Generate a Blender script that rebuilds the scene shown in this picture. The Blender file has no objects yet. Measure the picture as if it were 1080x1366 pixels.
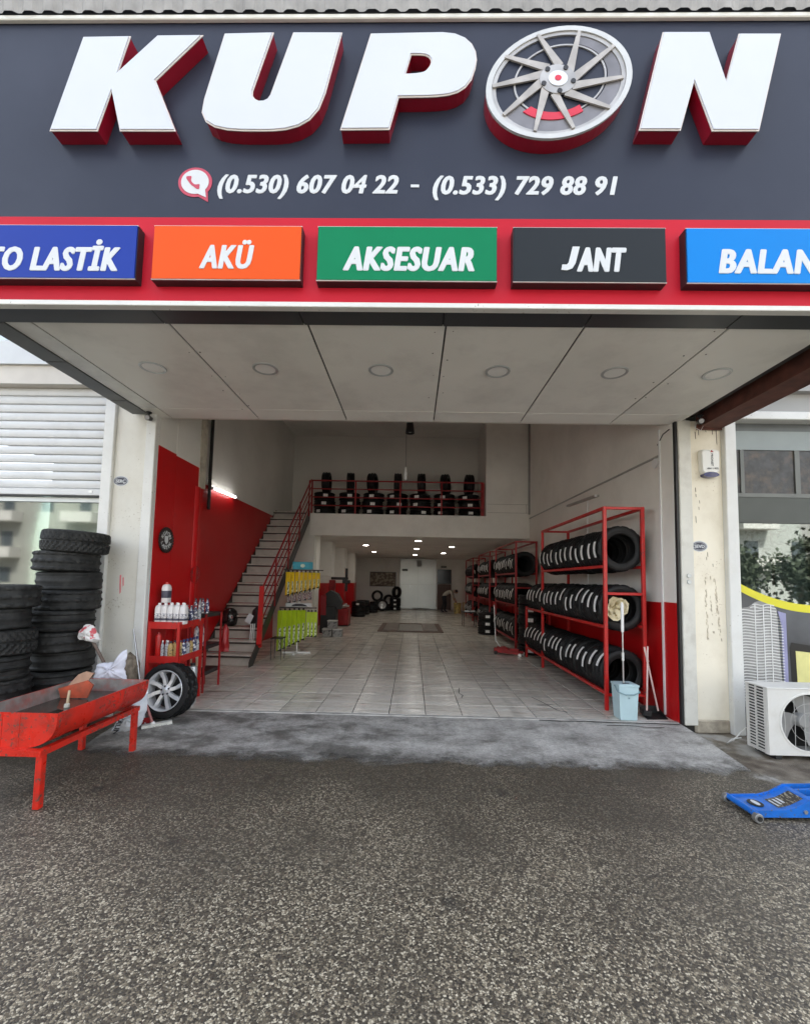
import bpy, bmesh, math, random
from math import pi, sin, cos, radians, sqrt, atan2
from mathutils import Vector, Matrix, Euler

random.seed(7)
SC = bpy.context.scene
COL = SC.collection

# ------------------------------------------------------------------ camera, sky, sun, exposure
cam_data = bpy.data.cameras.new('camera')
cam = bpy.data.objects.new('camera', cam_data)
COL.objects.link(cam)
SC.camera = cam
cam_data.sensor_fit = 'HORIZONTAL'
cam_data.sensor_width = 36.0
cam_data.lens = 36.0 * 580.0 / 1080.0
cam_data.shift_y = 50.6 / 1080.0
cam_data.clip_start = 0.05
cam_data.clip_end = 400.0
_p, _r, _y = radians(4.112), radians(1.169), radians(1.087)
_f = Vector((-sin(_y) * cos(_p), cos(_y) * cos(_p), sin(_p)))
_rt = Vector((cos(_y), sin(_y), 0.0))
_up = _rt.cross(_f)
_rt, _up = _rt * cos(_r) + _up * sin(_r), _up * cos(_r) - _rt * sin(_r)
_m = Matrix((( _rt.x, _up.x, -_f.x, 0.0), (_rt.y, _up.y, -_f.y, 0.0), (_rt.z, _up.z, -_f.z, 1.63), (0, 0, 0, 1)))
cam.matrix_world = _m

SUN_EL, SUN_AZ = radians(48), radians(18)     # azimuth clockwise from +Y: behind the building, the shopfront lies in open shade
world = bpy.data.worlds.new('World')
SC.world = world
world.use_nodes = True
wn = world.node_tree
wn.nodes.clear()
w_out = wn.nodes.new('ShaderNodeOutputWorld')
w_bg = wn.nodes.new('ShaderNodeBackground')
w_sky = wn.nodes.new('ShaderNodeTexSky')
w_sky.sky_type = 'NISHITA'
w_sky.sun_disc = False
w_sky.sun_elevation = SUN_EL
w_sky.sun_rotation = SUN_AZ
w_sky.dust_density = 2.0
w_sky.air_density = 1.0
w_hs = wn.nodes.new('ShaderNodeHueSaturation')
w_hs.inputs['Saturation'].default_value = 0.42
w_bg.inputs['Strength'].default_value = 0.15
wn.links.new(w_sky.outputs[0], w_hs.inputs['Color'])
wn.links.new(w_hs.outputs[0], w_bg.inputs[0])
wn.links.new(w_bg.outputs[0], w_out.inputs[0])

sun_d = bpy.data.lights.new('sun', 'SUN')
sun_d.energy = 4.2
sun_d.angle = radians(0.6)
sun_d.color = (1.0, 0.965, 0.91)
sun = bpy.data.objects.new('sun', sun_d)
COL.objects.link(sun)
_sd = Vector((sin(SUN_AZ) * cos(SUN_EL), cos(SUN_AZ) * cos(SUN_EL), sin(SUN_EL)))
sun.rotation_euler = (-_sd).to_track_quat('-Z', 'Y').to_euler()

SC.view_settings.view_transform = 'Standard'
SC.view_settings.look = 'None'
SC.view_settings.gamma = 1.0
SC.view_settings.use_curve_mapping = False
SC.view_settings.exposure = 2.35
SC.render.engine = 'CYCLES'
cy = SC.cycles
cy.max_bounces = 9
cy.diffuse_bounces = 6
cy.glossy_bounces = 4
cy.transmission_bounces = 4
cy.transparent_max_bounces = 10
cy.sample_clamp_indirect = 5.0
cy.use_denoising = True
cy.caustics_reflective = False
cy.caustics_refractive = False

# ------------------------------------------------------------------ materials
MATS = {}

def mat(name, col, rough=0.5, metal=0.0, var=0.12, vs=5.0, bump=0.0, bs=60.0, spec=0.5, coat=0.0,
        dirt=None, dirt_amt=0.0, dirt_scale=2.0, rvar=0.0, emit=None, estr=0.0, chips=None, chip_scale=38.0, chip_thr=0.64):
    """Principled material: base colour with soft noise variation, optional grime with its own shape, fine bump."""
    if name in MATS:
        return MATS[name]
    m = bpy.data.materials.new(name)
    m.use_nodes = True
    nt = m.node_tree
    b = nt.nodes['Principled BSDF']
    N, L = nt.nodes.new, nt.links.new
    tc = N('ShaderNodeTexCoord')
    oi = N('ShaderNodeObjectInfo')
    add = N('ShaderNodeVectorMath'); add.operation = 'MULTIPLY_ADD'
    comb = N('ShaderNodeCombineXYZ')
    for k in range(3):
        L(oi.outputs['Random'], comb.inputs[k])
    L(comb.outputs[0], add.inputs[0]); add.inputs[1].default_value = (37, 53, 71)
    L(tc.outputs['Object'], add.inputs[2])
    co = add.outputs[0]
    nz = N('ShaderNodeTexNoise'); nz.inputs['Scale'].default_value = vs; nz.inputs['Detail'].default_value = 5
    L(co, nz.inputs['Vector'])
    mx = N('ShaderNodeMix'); mx.data_type = 'RGBA'
    lo = [max(0, c * (1 - var)) for c in col[:3]]; hi = [min(1, c * (1 + var)) for c in col[:3]]
    mx.inputs[6].default_value = (*lo, 1); mx.inputs[7].default_value = (*hi, 1)
    mr = N('ShaderNodeMapRange'); mr.inputs[1].default_value = 0.3; mr.inputs[2].default_value = 0.7
    L(nz.outputs[0], mr.inputs[0]); L(mr.outputs[0], mx.inputs[0])
    out = mx.outputs[2]
    if dirt is not None:
        n2 = N('ShaderNodeTexNoise'); n2.inputs['Scale'].default_value = dirt_scale; n2.inputs['Detail'].default_value = 9
        n2.inputs['Roughness'].default_value = 0.65
        L(co, n2.inputs['Vector'])
        r2 = N('ShaderNodeMapRange'); r2.inputs[1].default_value = 0.48; r2.inputs[2].default_value = 0.72
        r2.inputs[4].default_value = dirt_amt
        L(n2.outputs[0], r2.inputs[0])
        m2 = N('ShaderNodeMix'); m2.data_type = 'RGBA'
        L(r2.outputs[0], m2.inputs[0]); L(out, m2.inputs[6]); m2.inputs[7].default_value = (*dirt, 1)
        out = m2.outputs[2]
    if chips is not None:      # small scrapes and chipped spots, clustered where the surface is knocked about
        n7 = N('ShaderNodeTexNoise'); n7.inputs['Scale'].default_value = chip_scale; n7.inputs['Detail'].default_value = 5; n7.inputs['Roughness'].default_value = 0.6
        L(co, n7.inputs['Vector'])
        n8 = N('ShaderNodeTexNoise'); n8.inputs['Scale'].default_value = 3.0; L(co, n8.inputs['Vector'])
        a7 = N('ShaderNodeMath'); a7.operation = 'MULTIPLY_ADD'; a7.inputs[1].default_value = 0.35; L(n8.outputs[0], a7.inputs[0]); L(n7.outputs[0], a7.inputs[2])
        r7 = N('ShaderNodeMapRange'); r7.inputs[1].default_value = chip_thr + 0.175; r7.inputs[2].default_value = chip_thr + 0.205; r7.inputs[4].default_value = 0.85
        L(a7.outputs[0], r7.inputs[0])
        m7 = N('ShaderNodeMix'); m7.data_type = 'RGBA'; L(r7.outputs[0], m7.inputs[0]); L(out, m7.inputs[6]); m7.inputs[7].default_value = (*chips, 1)
        out = m7.outputs[2]
    L(out, b.inputs['Base Color'])
    b.inputs['Roughness'].default_value = rough
    if rvar > 0:
        rr = N('ShaderNodeMapRange'); rr.inputs[1].default_value = 0.3; rr.inputs[2].default_value = 0.7
        rr.inputs[3].default_value = max(0.03, rough - rvar); rr.inputs[4].default_value = min(1, rough + rvar)
        n3 = N('ShaderNodeTexNoise'); n3.inputs['Scale'].default_value = vs * 2.3; n3.inputs['Detail'].default_value = 6
        L(co, n3.inputs['Vector']); L(n3.outputs[0], rr.inputs[0]); L(rr.outputs[0], b.inputs['Roughness'])
    b.inputs['Metallic'].default_value = metal
    b.inputs['Specular IOR Level'].default_value = spec
    b.inputs['Coat Weight'].default_value = coat
    if bump > 0:
        nb = N('ShaderNodeTexNoise'); nb.inputs['Scale'].default_value = bs; nb.inputs['Detail'].default_value = 4
        L(co, nb.inputs['Vector'])
        bp = N('ShaderNodeBump'); bp.inputs['Strength'].default_value = bump; bp.inputs['Distance'].default_value = 0.01
        L(nb.outputs[0], bp.inputs['Height']); L(bp.outputs[0], b.inputs['Normal'])
    if emit is not None:
        b.inputs['Emission Color'].default_value = (*emit, 1); b.inputs['Emission Strength'].default_value = estr
    MATS[name] = m
    return m

def new_nodes(name):
    m = bpy.data.materials.new(name); m.use_nodes = True; MATS[name] = m
    nt = m.node_tree
    return m, nt, nt.nodes['Principled BSDF'], nt.nodes.new, nt.links.new

def ramp(N, stops, interp='LINEAR'):
    r = N('ShaderNodeValToRGB'); e = r.color_ramp.elements
    r.color_ramp.interpolation = interp
    while len(e) < len(stops):
        e.new(0.5)
    for k, (p, c) in enumerate(stops):
        e[k].position = p; e[k].color = (*c, 1) if len(c) == 3 else c
    return r

def mat_pebbles():
    m, nt, b, N, L = new_nodes('pebble_terrazzo')
    tc = N('ShaderNodeTexCoord'); co = tc.outputs['Object']
    v = N('ShaderNodeTexVoronoi'); v.inputs['Scale'].default_value = 98
    ve = N('ShaderNodeTexVoronoi'); ve.feature = 'DISTANCE_TO_EDGE'; ve.inputs['Scale'].default_value = 98
    wn_ = N('ShaderNodeTexNoise'); wn_.inputs['Scale'].default_value = 60
    wm = N('ShaderNodeVectorMath'); wm.operation = 'MULTIPLY_ADD'; wm.inputs[1].default_value = (0.008, 0.008, 0)
    L(co, wn_.inputs['Vector']); L(wn_.outputs['Color'], wm.inputs[0]); L(co, wm.inputs[2])
    L(wm.outputs[0], v.inputs['Vector']); L(wm.outputs[0], ve.inputs['Vector'])
    sp = N('ShaderNodeSeparateColor'); L(v.outputs['Color'], sp.inputs[0])
    # colour of each stone: mostly dark greys and browns with pale chips among them
    r1 = ramp(N, [(0.0, (0.034, 0.028, 0.020)), (0.28, (0.076, 0.061, 0.041)), (0.50, (0.150, 0.123, 0.084)), (0.74, (0.31, 0.26, 0.178)), (1.0, (0.62, 0.55, 0.41))])
    L(sp.outputs[0], r1.inputs[0])
    re = N('ShaderNodeMapRange'); re.inputs[1].default_value = 0.02; re.inputs[2].default_value = 0.12
    L(ve.outputs[0], re.inputs[0])
    mm = N('ShaderNodeMix'); mm.data_type = 'RGBA'; mm.inputs[6].default_value = (0.060, 0.050, 0.037, 1)
    L(re.outputs[0], mm.inputs[0]); L(r1.outputs[0], mm.inputs[7])
    # oily, trodden-in grime: broad blotches, plus a gradient darkening the ground towards the ramp
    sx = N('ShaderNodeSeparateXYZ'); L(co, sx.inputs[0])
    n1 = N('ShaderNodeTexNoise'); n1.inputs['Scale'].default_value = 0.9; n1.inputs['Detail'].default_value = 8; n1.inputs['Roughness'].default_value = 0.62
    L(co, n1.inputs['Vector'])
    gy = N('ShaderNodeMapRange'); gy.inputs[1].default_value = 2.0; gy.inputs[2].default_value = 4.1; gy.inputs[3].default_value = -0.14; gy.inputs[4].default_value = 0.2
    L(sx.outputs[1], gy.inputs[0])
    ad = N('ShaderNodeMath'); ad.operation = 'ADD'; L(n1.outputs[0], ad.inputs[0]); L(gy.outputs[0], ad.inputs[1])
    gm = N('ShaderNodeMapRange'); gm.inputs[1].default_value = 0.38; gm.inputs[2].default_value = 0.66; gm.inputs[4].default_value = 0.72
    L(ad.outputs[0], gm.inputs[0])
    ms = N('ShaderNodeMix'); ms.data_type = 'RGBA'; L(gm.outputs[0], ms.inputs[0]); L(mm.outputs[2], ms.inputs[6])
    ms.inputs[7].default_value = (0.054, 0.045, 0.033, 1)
    # oil drips: sparse round dark spots; saw-cut slab joints filled with dirt, broken up by wear
    vo = N('ShaderNodeTexVoronoi'); vo.inputs['Scale'].default_value = 1.7; L(co, vo.inputs['Vector'])
    vr = N('ShaderNodeMapRange'); vr.inputs[1].default_value = 0.05; vr.inputs[2].default_value = 0.13; vr.inputs[3].default_value = 0.6; vr.inputs[4].default_value = 0.0
    vw = N('ShaderNodeMath'); vw.operation = 'MULTIPLY_ADD'; vw.inputs[1].default_value = 0.22; L(n1.outputs[0], vw.inputs[0]); L(vo.outputs['Distance'], vw.inputs[2])
    vs_ = N('ShaderNodeMath'); vs_.operation = 'SUBTRACT'; vs_.inputs[1].default_value = 0.11; L(vw.outputs[0], vs_.inputs[0]); L(vs_.outputs[0], vr.inputs[0])
    jn = []
    for ax, per, off in ((0, 1.55, 0.86), (1, 1.02, 0.30)):
        m0 = N('ShaderNodeMath'); m0.operation = 'ADD'; m0.inputs[1].default_value = off + 40 * per; L(sx.outputs[ax], m0.inputs[0])
        m1_ = N('ShaderNodeMath'); m1_.operation = 'PINGPONG'; m1_.inputs[1].default_value = per / 2; L(m0.outputs[0], m1_.inputs[0])
        m2_ = N('ShaderNodeMapRange'); m2_.inputs[1].default_value = 0.003; m2_.inputs[2].default_value = 0.007; m2_.inputs[3].default_value = 1.0; m2_.inputs[4].default_value = 0.0
        L(m1_.outputs[0], m2_.inputs[0]); jn.append(m2_)
    jm = N('ShaderNodeMath'); jm.operation = 'MAXIMUM'; L(jn[0].outputs[0], jm.inputs[0]); L(jn[1].outputs[0], jm.inputs[1])
    jb = N('ShaderNodeMapRange'); jb.inputs[1].default_value = 0.42; jb.inputs[2].default_value = 0.6; jb.inputs[4].default_value = 0.75
    L(n1.outputs[0], jb.inputs[0])
    jx = N('ShaderNodeMath'); jx.operation = 'MULTIPLY'; L(jm.outputs[0], jx.inputs[0]); L(jb.outputs[0], jx.inputs[1])
    jo = N('ShaderNodeMath'); jo.operation = 'MAXIMUM'; L(jx.outputs[0], jo.inputs[0]); L(vr.outputs[0], jo.inputs[1])
    mo = N('ShaderNodeMix'); mo.data_type = 'RGBA'; L(jo.outputs[0], mo.inputs[0]); L(ms.outputs[2], mo.inputs[6]); mo.inputs[7].default_value = (0.030, 0.027, 0.023, 1)
    ms = mo
    # a dusting of pale cement and brown earth at the right, towards the neighbour's shop
    n2 = N('ShaderNodeTexNoise'); n2.inputs['Scale'].default_value = 2.6; n2.inputs['Detail'].default_value = 9; n2.inputs['Roughness'].default_value = 0.7
    L(co, n2.inputs['Vector'])
    gx = N('ShaderNodeMapRange'); gx.inputs[1].default_value = 2.3; gx.inputs[2].default_value = 3.5; gx.inputs[3].default_value = -0.5; gx.inputs[4].default_value = 0.16
    L(sx.outputs[0], gx.inputs[0])
    gy2 = N('ShaderNodeMapRange'); gy2.inputs[1].default_value = 2.6; gy2.inputs[2].default_value = 3.6; gy2.inputs[3].default_value = -0.4; gy2.inputs[4].default_value = 0.0
    L(sx.outputs[1], gy2.inputs[0])
    a2 = N('ShaderNodeMath'); a2.operation = 'ADD'; L(n2.outputs[0], a2.inputs[0]); L(gx.outputs[0], a2.inputs[1])
    a2b = N('ShaderNodeMath'); a2b.operation = 'ADD'; L(a2.outputs[0], a2b.inputs[0]); L(gy2.outputs[0], a2b.inputs[1])
    g2 = N('ShaderNodeMapRange'); g2.inputs[1].default_value = 0.46; g2.inputs[2].default_value = 0.58; g2.inputs[4].default_value = 0.9
    L(a2b.outputs[0], g2.inputs[0])
    n3 = N('ShaderNodeTexNoise'); n3.inputs['Scale'].default_value = 4.0; n3.inputs['Detail'].default_value = 8
    L(co, n3.inputs['Vector'])
    r3 = ramp(N, [(0.34, (0.07, 0.05, 0.035)), (0.48, (0.2, 0.17, 0.13)), (0.62, (0.42, 0.41, 0.38))])
    L(n3.outputs[0], r3.inputs[0])
    mf = N('ShaderNodeMix'); mf.data_type = 'RGBA'; L(g2.outputs[0], mf.inputs[0]); L(ms.outputs[2], mf.inputs[6]); L(r3.outputs[0], mf.inputs[7])
    L(mf.outputs[2], b.inputs['Base Color'])
    rg = N('ShaderNodeMapRange'); rg.inputs[3].default_value = 0.62; rg.inputs[4].default_value = 0.36
    L(n1.outputs[0], rg.inputs[0]); L(rg.outputs[0], b.inputs['Roughness'])
    bp = N('ShaderNodeBump'); bp.inputs['Strength'].default_value = 0.55; bp.inputs['Distance'].default_value = 0.004
    L(re.outputs[0], bp.inputs['Height']); L(bp.outputs[0], b.inputs['Normal'])
    return m

def mat_cement():
    m, nt, b, N, L = new_nodes('smeared_cement')
    tc = N('ShaderNodeTexCoord'); co = tc.outputs['Object']
    mp = N('ShaderNodeMapping'); mp.inputs['Scale'].default_value = (1.0, 1.7, 1.0); mp.inputs['Rotation'].default_value = (0, 0, 0.25)
    L(co, mp.inputs[0])
    n1 = N('ShaderNodeTexNoise'); n1.inputs['Scale'].default_value = 2.3; n1.inputs['Detail'].default_value = 12; n1.inputs['Roughness'].default_value = 0.72; n1.inputs['Distortion'].default_value = 0.2
    L(mp.outputs[0], n1.inputs['Vector'])
    sx = N('ShaderNodeSeparateXYZ'); L(co, sx.inputs[0])
    gx = N('ShaderNodeMapRange'); gx.inputs[1].default_value = -1.0; gx.inputs[2].default_value = 1.5; gx.inputs[3].default_value = -0.01; gx.inputs[4].default_value = 0.11
    L(sx.outputs[0], gx.inputs[0])
    gy = N('ShaderNodeMapRange'); gy.inputs[1].default_value = 3.9; gy.inputs[2].default_value = 4.6; gy.inputs[3].default_value = -0.12; gy.inputs[4].default_value = 0.0
    L(sx.outputs[1], gy.inputs[0])
    ad = N('ShaderNodeMath'); ad.operation = 'ADD'; L(n1.outputs[0], ad.inputs[0]); L(gx.outputs[0], ad.inputs[1])
    ad2 = N('ShaderNodeMath'); ad2.operation = 'ADD'; L(ad.outputs[0], ad2.inputs[0]); L(gy.outputs[0], ad2.inputs[1])
    r1 = ramp(N, [(0.26, (0.065, 0.061, 0.054)), (0.42, (0.145, 0.139, 0.126)), (0.52, (0.29, 0.281, 0.262)), (0.70, (0.47, 0.459, 0.43))])
    L(ad2.outputs[0], r1.inputs[0])
    n2 = N('ShaderNodeTexNoise'); n2.inputs['Scale'].default_value = 30; n2.inputs['Detail'].default_value = 8; n2.inputs['Roughness'].default_value = 0.7
    L(mp.outputs[0], n2.inputs['Vector'])
    r2 = N('ShaderNodeMapRange'); r2.inputs[1].default_value = 0.3; r2.inputs[2].default_value = 0.7; r2.inputs[3].default_value = 0.7; r2.inputs[4].default_value = 1.25
    L(n2.outputs[0], r2.inputs[0])
    mu = N('ShaderNodeMix'); mu.data_type = 'RGBA'; mu.blend_type = 'MULTIPLY'; mu.inputs[0].default_value = 1
    L(r1.outputs[0], mu.inputs[6]); L(r2.outputs[0], mu.inputs[7])
    # crisp sand grain, pits, and trowel or tyre streaks across the slope
    n5 = N('ShaderNodeTexNoise'); n5.inputs['Scale'].default_value = 140; n5.inputs['Detail'].default_value = 3; L(co, n5.inputs['Vector'])
    r5 = N('ShaderNodeMapRange'); r5.inputs[1].default_value = 0.32; r5.inputs[2].default_value = 0.68; r5.inputs[3].default_value = 0.75; r5.inputs[4].default_value = 1.22; L(n5.outputs[0], r5.inputs[0])
    m5 = N('ShaderNodeMix'); m5.data_type = 'RGBA'; m5.blend_type = 'MULTIPLY'; m5.inputs[0].default_value = 1; L(mu.outputs[2], m5.inputs[6]); L(r5.outputs[0], m5.inputs[7])
    mp6 = N('ShaderNodeMapping'); mp6.inputs['Scale'].default_value = (9, 1.1, 1); mp6.inputs['Rotation'].default_value = (0, 0, -0.5); L(co, mp6.inputs[0])
    n6 = N('ShaderNodeTexNoise'); n6.inputs['Scale'].default_value = 1.6; n6.inputs['Detail'].default_value = 7; L(mp6.outputs[0], n6.inputs['Vector'])
    r6 = N('ShaderNodeMapRange'); r6.inputs[1].default_value = 0.35; r6.inputs[2].default_value = 0.7; r6.inputs[3].default_value = 0.9; r6.inputs[4].default_value = 1.08; L(n6.outputs[0], r6.inputs[0])
    m6 = N('ShaderNodeMix'); m6.data_type = 'RGBA'; m6.blend_type = 'MULTIPLY'; m6.inputs[0].default_value = 1; L(m5.outputs[2], m6.inputs[6]); L(r6.outputs[0], m6.inputs[7])
    L(m6.outputs[2], b.inputs['Base Color'])
    b.inputs['Roughness'].default_value = 0.62
    # the skim coat is worn through along its front edge, where it thins out over the pebbles
    ny = N('ShaderNodeMapRange'); ny.inputs[1].default_value = 4.12; ny.inputs[2].default_value = 4.62; ny.inputs[3].default_value = -0.30; ny.inputs[4].default_value = 0.42
    L(sx.outputs[1], ny.inputs[0])
    n4 = N('ShaderNodeTexNoise'); n4.inputs['Scale'].default_value = 3.2; n4.inputs['Detail'].default_value = 10; n4.inputs['Roughness'].default_value = 0.72
    L(co, n4.inputs['Vector'])
    aw = N('ShaderNodeMath'); aw.operation = 'ADD'; L(n4.outputs[0], aw.inputs[0]); L(ny.outputs[0], aw.inputs[1])
    am = N('ShaderNodeMapRange'); am.inputs[1].default_value = 0.34; am.inputs[2].default_value = 0.66
    L(aw.outputs[0], am.inputs[0]); L(am.outputs[0], b.inputs['Alpha'])
    bp = N('ShaderNodeBump'); bp.inputs['Strength'].default_value = 0.5; bp.inputs['Distance'].default_value = 0.012
    ab = N('ShaderNodeMath'); ab.operation = 'MULTIPLY_ADD'; ab.inputs[1].default_value = 0.35
    L(n2.outputs[0], ab.inputs[0]); L(n1.outputs[0], ab.inputs[2])
    L(ab.outputs[0], bp.inputs['Height']); L(bp.outputs[0], b.inputs['Normal'])
    return m

def mat_tile():
    m, nt, b, N, L = new_nodes('glazed_floor_tile')
    geo = N('ShaderNodeNewGeometry'); co = geo.outputs['Position']
    oi = N('ShaderNodeObjectInfo')
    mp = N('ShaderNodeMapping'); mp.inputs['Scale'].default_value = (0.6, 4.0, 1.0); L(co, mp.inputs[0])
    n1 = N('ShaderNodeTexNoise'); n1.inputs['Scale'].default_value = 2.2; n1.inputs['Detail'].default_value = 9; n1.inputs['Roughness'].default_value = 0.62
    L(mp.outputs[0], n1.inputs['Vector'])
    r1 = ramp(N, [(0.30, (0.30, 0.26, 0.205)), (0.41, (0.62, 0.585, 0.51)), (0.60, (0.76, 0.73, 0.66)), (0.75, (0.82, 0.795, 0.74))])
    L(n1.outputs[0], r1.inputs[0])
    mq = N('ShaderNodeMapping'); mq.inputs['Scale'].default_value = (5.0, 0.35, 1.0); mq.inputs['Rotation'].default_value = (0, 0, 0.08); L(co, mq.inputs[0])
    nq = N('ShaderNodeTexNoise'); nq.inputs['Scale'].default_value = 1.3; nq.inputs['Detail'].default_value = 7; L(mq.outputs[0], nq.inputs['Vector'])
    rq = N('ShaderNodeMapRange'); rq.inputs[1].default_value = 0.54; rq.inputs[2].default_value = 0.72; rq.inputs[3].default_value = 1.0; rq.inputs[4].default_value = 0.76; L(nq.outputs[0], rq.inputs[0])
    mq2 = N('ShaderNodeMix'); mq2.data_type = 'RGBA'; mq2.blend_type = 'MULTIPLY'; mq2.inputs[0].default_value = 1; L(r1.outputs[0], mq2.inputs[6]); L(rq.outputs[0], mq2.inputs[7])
    rr = N('ShaderNodeMapRange'); rr.inputs[3].default_value = 0.86; rr.inputs[4].default_value = 1.08; L(oi.outputs['Random'], rr.inputs[0])
    mu = N('ShaderNodeMix'); mu.data_type = 'RGBA'; mu.blend_type = 'MULTIPLY'; mu.inputs[0].default_value = 1
    L(mq2.outputs[2], mu.inputs[6]); L(rr.outputs[0], mu.inputs[7]); L(mu.outputs[2], b.inputs['Base Color'])
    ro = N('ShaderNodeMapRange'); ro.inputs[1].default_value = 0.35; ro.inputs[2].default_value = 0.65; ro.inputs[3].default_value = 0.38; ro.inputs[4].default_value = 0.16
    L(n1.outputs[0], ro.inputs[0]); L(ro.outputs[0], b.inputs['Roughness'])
    return m

def mat_rubber(name, col, dust, rough=0.6, dust_amt=0.5):
    m, nt, b, N, L = new_nodes(name)
    tc = N('ShaderNodeTexCoord'); oi = N('ShaderNodeObjectInfo')
    add = N('ShaderNodeVectorMath'); add.operation = 'MULTIPLY_ADD'; add.inputs[1].default_value = (37, 53, 71)
    cb = N('ShaderNodeCombineXYZ')
    for k in range(3):
        L(oi.outputs['Random'], cb.inputs[k])
    L(cb.outputs[0], add.inputs[0]); L(tc.outputs['Object'], add.inputs[2])
    n1 = N('ShaderNodeTexNoise'); n1.inputs['Scale'].default_value = 9; n1.inputs['Detail'].default_value = 8; n1.inputs['Roughness'].default_value = 0.7
    L(add.outputs[0], n1.inputs['Vector'])
    r = N('ShaderNodeMapRange'); r.inputs[1].default_value = 0.42; r.inputs[2].default_value = 0.75; r.inputs[4].default_value = dust_amt
    L(n1.outputs[0], r.inputs[0])
    mx = N('ShaderNodeMix'); mx.data_type = 'RGBA'; mx.inputs[6].default_value = (*col, 1); mx.inputs[7].default_value = (*dust, 1)
    L(r.outputs[0], mx.inputs[0]); L(mx.outputs[2], b.inputs['Base Color'])
    b.inputs['Roughness'].default_value = rough; b.inputs['Specular IOR Level'].default_value = 0.28
    n2 = N('ShaderNodeTexNoise'); n2.inputs['Scale'].default_value = 120; L(add.outputs[0], n2.inputs['Vector'])
    bp = N('ShaderNodeBump'); bp.inputs['Strength'].default_value = 0.25; bp.inputs['Distance'].default_value = 0.003
    L(n2.outputs[0], bp.inputs['Height']); L(bp.outputs[0], b.inputs['Normal'])
    return m

def mat_glass(name, tint, refl, rough=0.015):
    m = bpy.data.materials.new(name); m.use_nodes = True; MATS[name] = m
    nt = m.node_tree; nt.nodes.clear(); N, L = nt.nodes.new, nt.links.new
    o = N('ShaderNodeOutputMaterial'); mx = N('ShaderNodeMixShader')
    t = N('ShaderNodeBsdfTransparent'); t.inputs[0].default_value = (*tint, 1)
    g = N('ShaderNodeBsdfGlossy'); g.inputs['Roughness'].default_value = rough; g.inputs[0].default_value = (0.95, 1.0, 0.98, 1)
    fr = N('ShaderNodeFresnel'); fr.inputs[0].default_value = 1.5
    a = N('ShaderNodeMath'); a.operation = 'ADD'; a.inputs[1].default_value = refl; a.use_clamp = True
    tc = N('ShaderNodeTexCoord'); nz = N('ShaderNodeTexNoise'); nz.inputs['Scale'].default_value = 1.3
    bp = N('ShaderNodeBump'); bp.inputs['Strength'].default_value = 0.02; bp.inputs['Distance'].default_value = 0.02
    L(tc.outputs['Object'], nz.inputs['Vector']); L(nz.outputs[0], bp.inputs['Height']); L(bp.outputs[0], g.inputs['Normal'])
    L(fr.outputs[0], a.inputs[0]); L(a.outputs[0], mx.inputs[0]); L(t.outputs[0], mx.inputs[1]); L(g.outputs[0], mx.inputs[2])
    L(mx.outputs[0], o.inputs[0])
    return m

def mat_print(name, base, ink, scale=(60, 60, 60), thr=0.5, rough=0.5):
    """Small printed matter on a label: irregular dark rows on a pale ground."""
    m, nt, b, N, L = new_nodes(name)
    tc = N('ShaderNodeTexCoord'); mp = N('ShaderNodeMapping'); mp.inputs['Scale'].default_value = scale
    L(tc.outputs['Object'], mp.inputs[0])
    n = N('ShaderNodeTexNoise'); n.inputs['Scale'].default_value = 1.0; n.inputs['Detail'].default_value = 2
    L(mp.outputs[0], n.inputs['Vector'])
    r = N('ShaderNodeMapRange'); r.inputs[1].default_value = thr; r.inputs[2].default_value = thr + 0.06
    L(n.outputs[0], r.inputs[0])
    mx = N('ShaderNodeMix'); mx.data_type = 'RGBA'; mx.inputs[6].default_value = (*base, 1); mx.inputs[7].default_value = (*ink, 1)
    L(r.outputs[0], mx.inputs[0]); L(mx.outputs[2], b.inputs['Base Color']); b.inputs['Roughness'].default_value = rough
    return m

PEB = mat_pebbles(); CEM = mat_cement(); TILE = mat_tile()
RUB = mat_rubber('tyre_rubber', (0.009, 0.009, 0.0095), (0.022, 0.022, 0.022), 0.48, 0.5)
RUB_OLD = mat_rubber('worn_tyre_rubber', (0.015, 0.0155, 0.015), (0.060, 0.060, 0.057), 0.62, 0.75)
GLASS = mat_glass('shop_window_glass', (0.40, 0.45, 0.43), 0.13)
GLASS_L = mat_glass('pale_window_glass', (0.45, 0.51, 0.47), 0.11, 0.035)
GLASS_D = mat_glass('upper_window_glass', (0.30, 0.36, 0.42), 0.35)
LABEL = mat_print('tyre_label_print', (0.90, 0.90, 0.88), (0.30, 0.30, 0.31), (160, 160, 40), 0.62)
WHITE_W = mat('wall_white', (0.84, 0.82, 0.77), 0.8, var=0.05, vs=1.2, bump=0.08, bs=180, dirt=(0.45, 0.42, 0.36), dirt_amt=0.18, dirt_scale=1.6)
GREY_W = mat('wall_grey_white', (0.76, 0.745, 0.70), 0.8, var=0.05, vs=1.0, bump=0.08, bs=160, dirt=(0.45, 0.42, 0.37), dirt_amt=0.18, dirt_scale=1.1)
RED_W = mat('wall_red_gloss', (0.52, 0.008, 0.010), 0.33, var=0.04, vs=0.8, bump=0.03, bs=9, rvar=0.04, spec=0.4)
CREAM = mat('cream_plaster', (0.86, 0.80, 0.66), 0.75, var=0.05, vs=1.3, bump=0.1, bs=120, dirt=(0.56, 0.47, 0.33), dirt_amt=0.3, dirt_scale=2.4, chips=(0.55, 0.46, 0.34), chip_thr=0.68)
CREAM_L = mat('pale_plaster', (0.72, 0.70, 0.63), 0.75, var=0.05, vs=1.3, bump=0.1, bs=120, dirt=(0.50, 0.45, 0.36), dirt_amt=0.3, dirt_scale=2.0, chips=(0.40, 0.36, 0.28), chip_thr=0.66)
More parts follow.
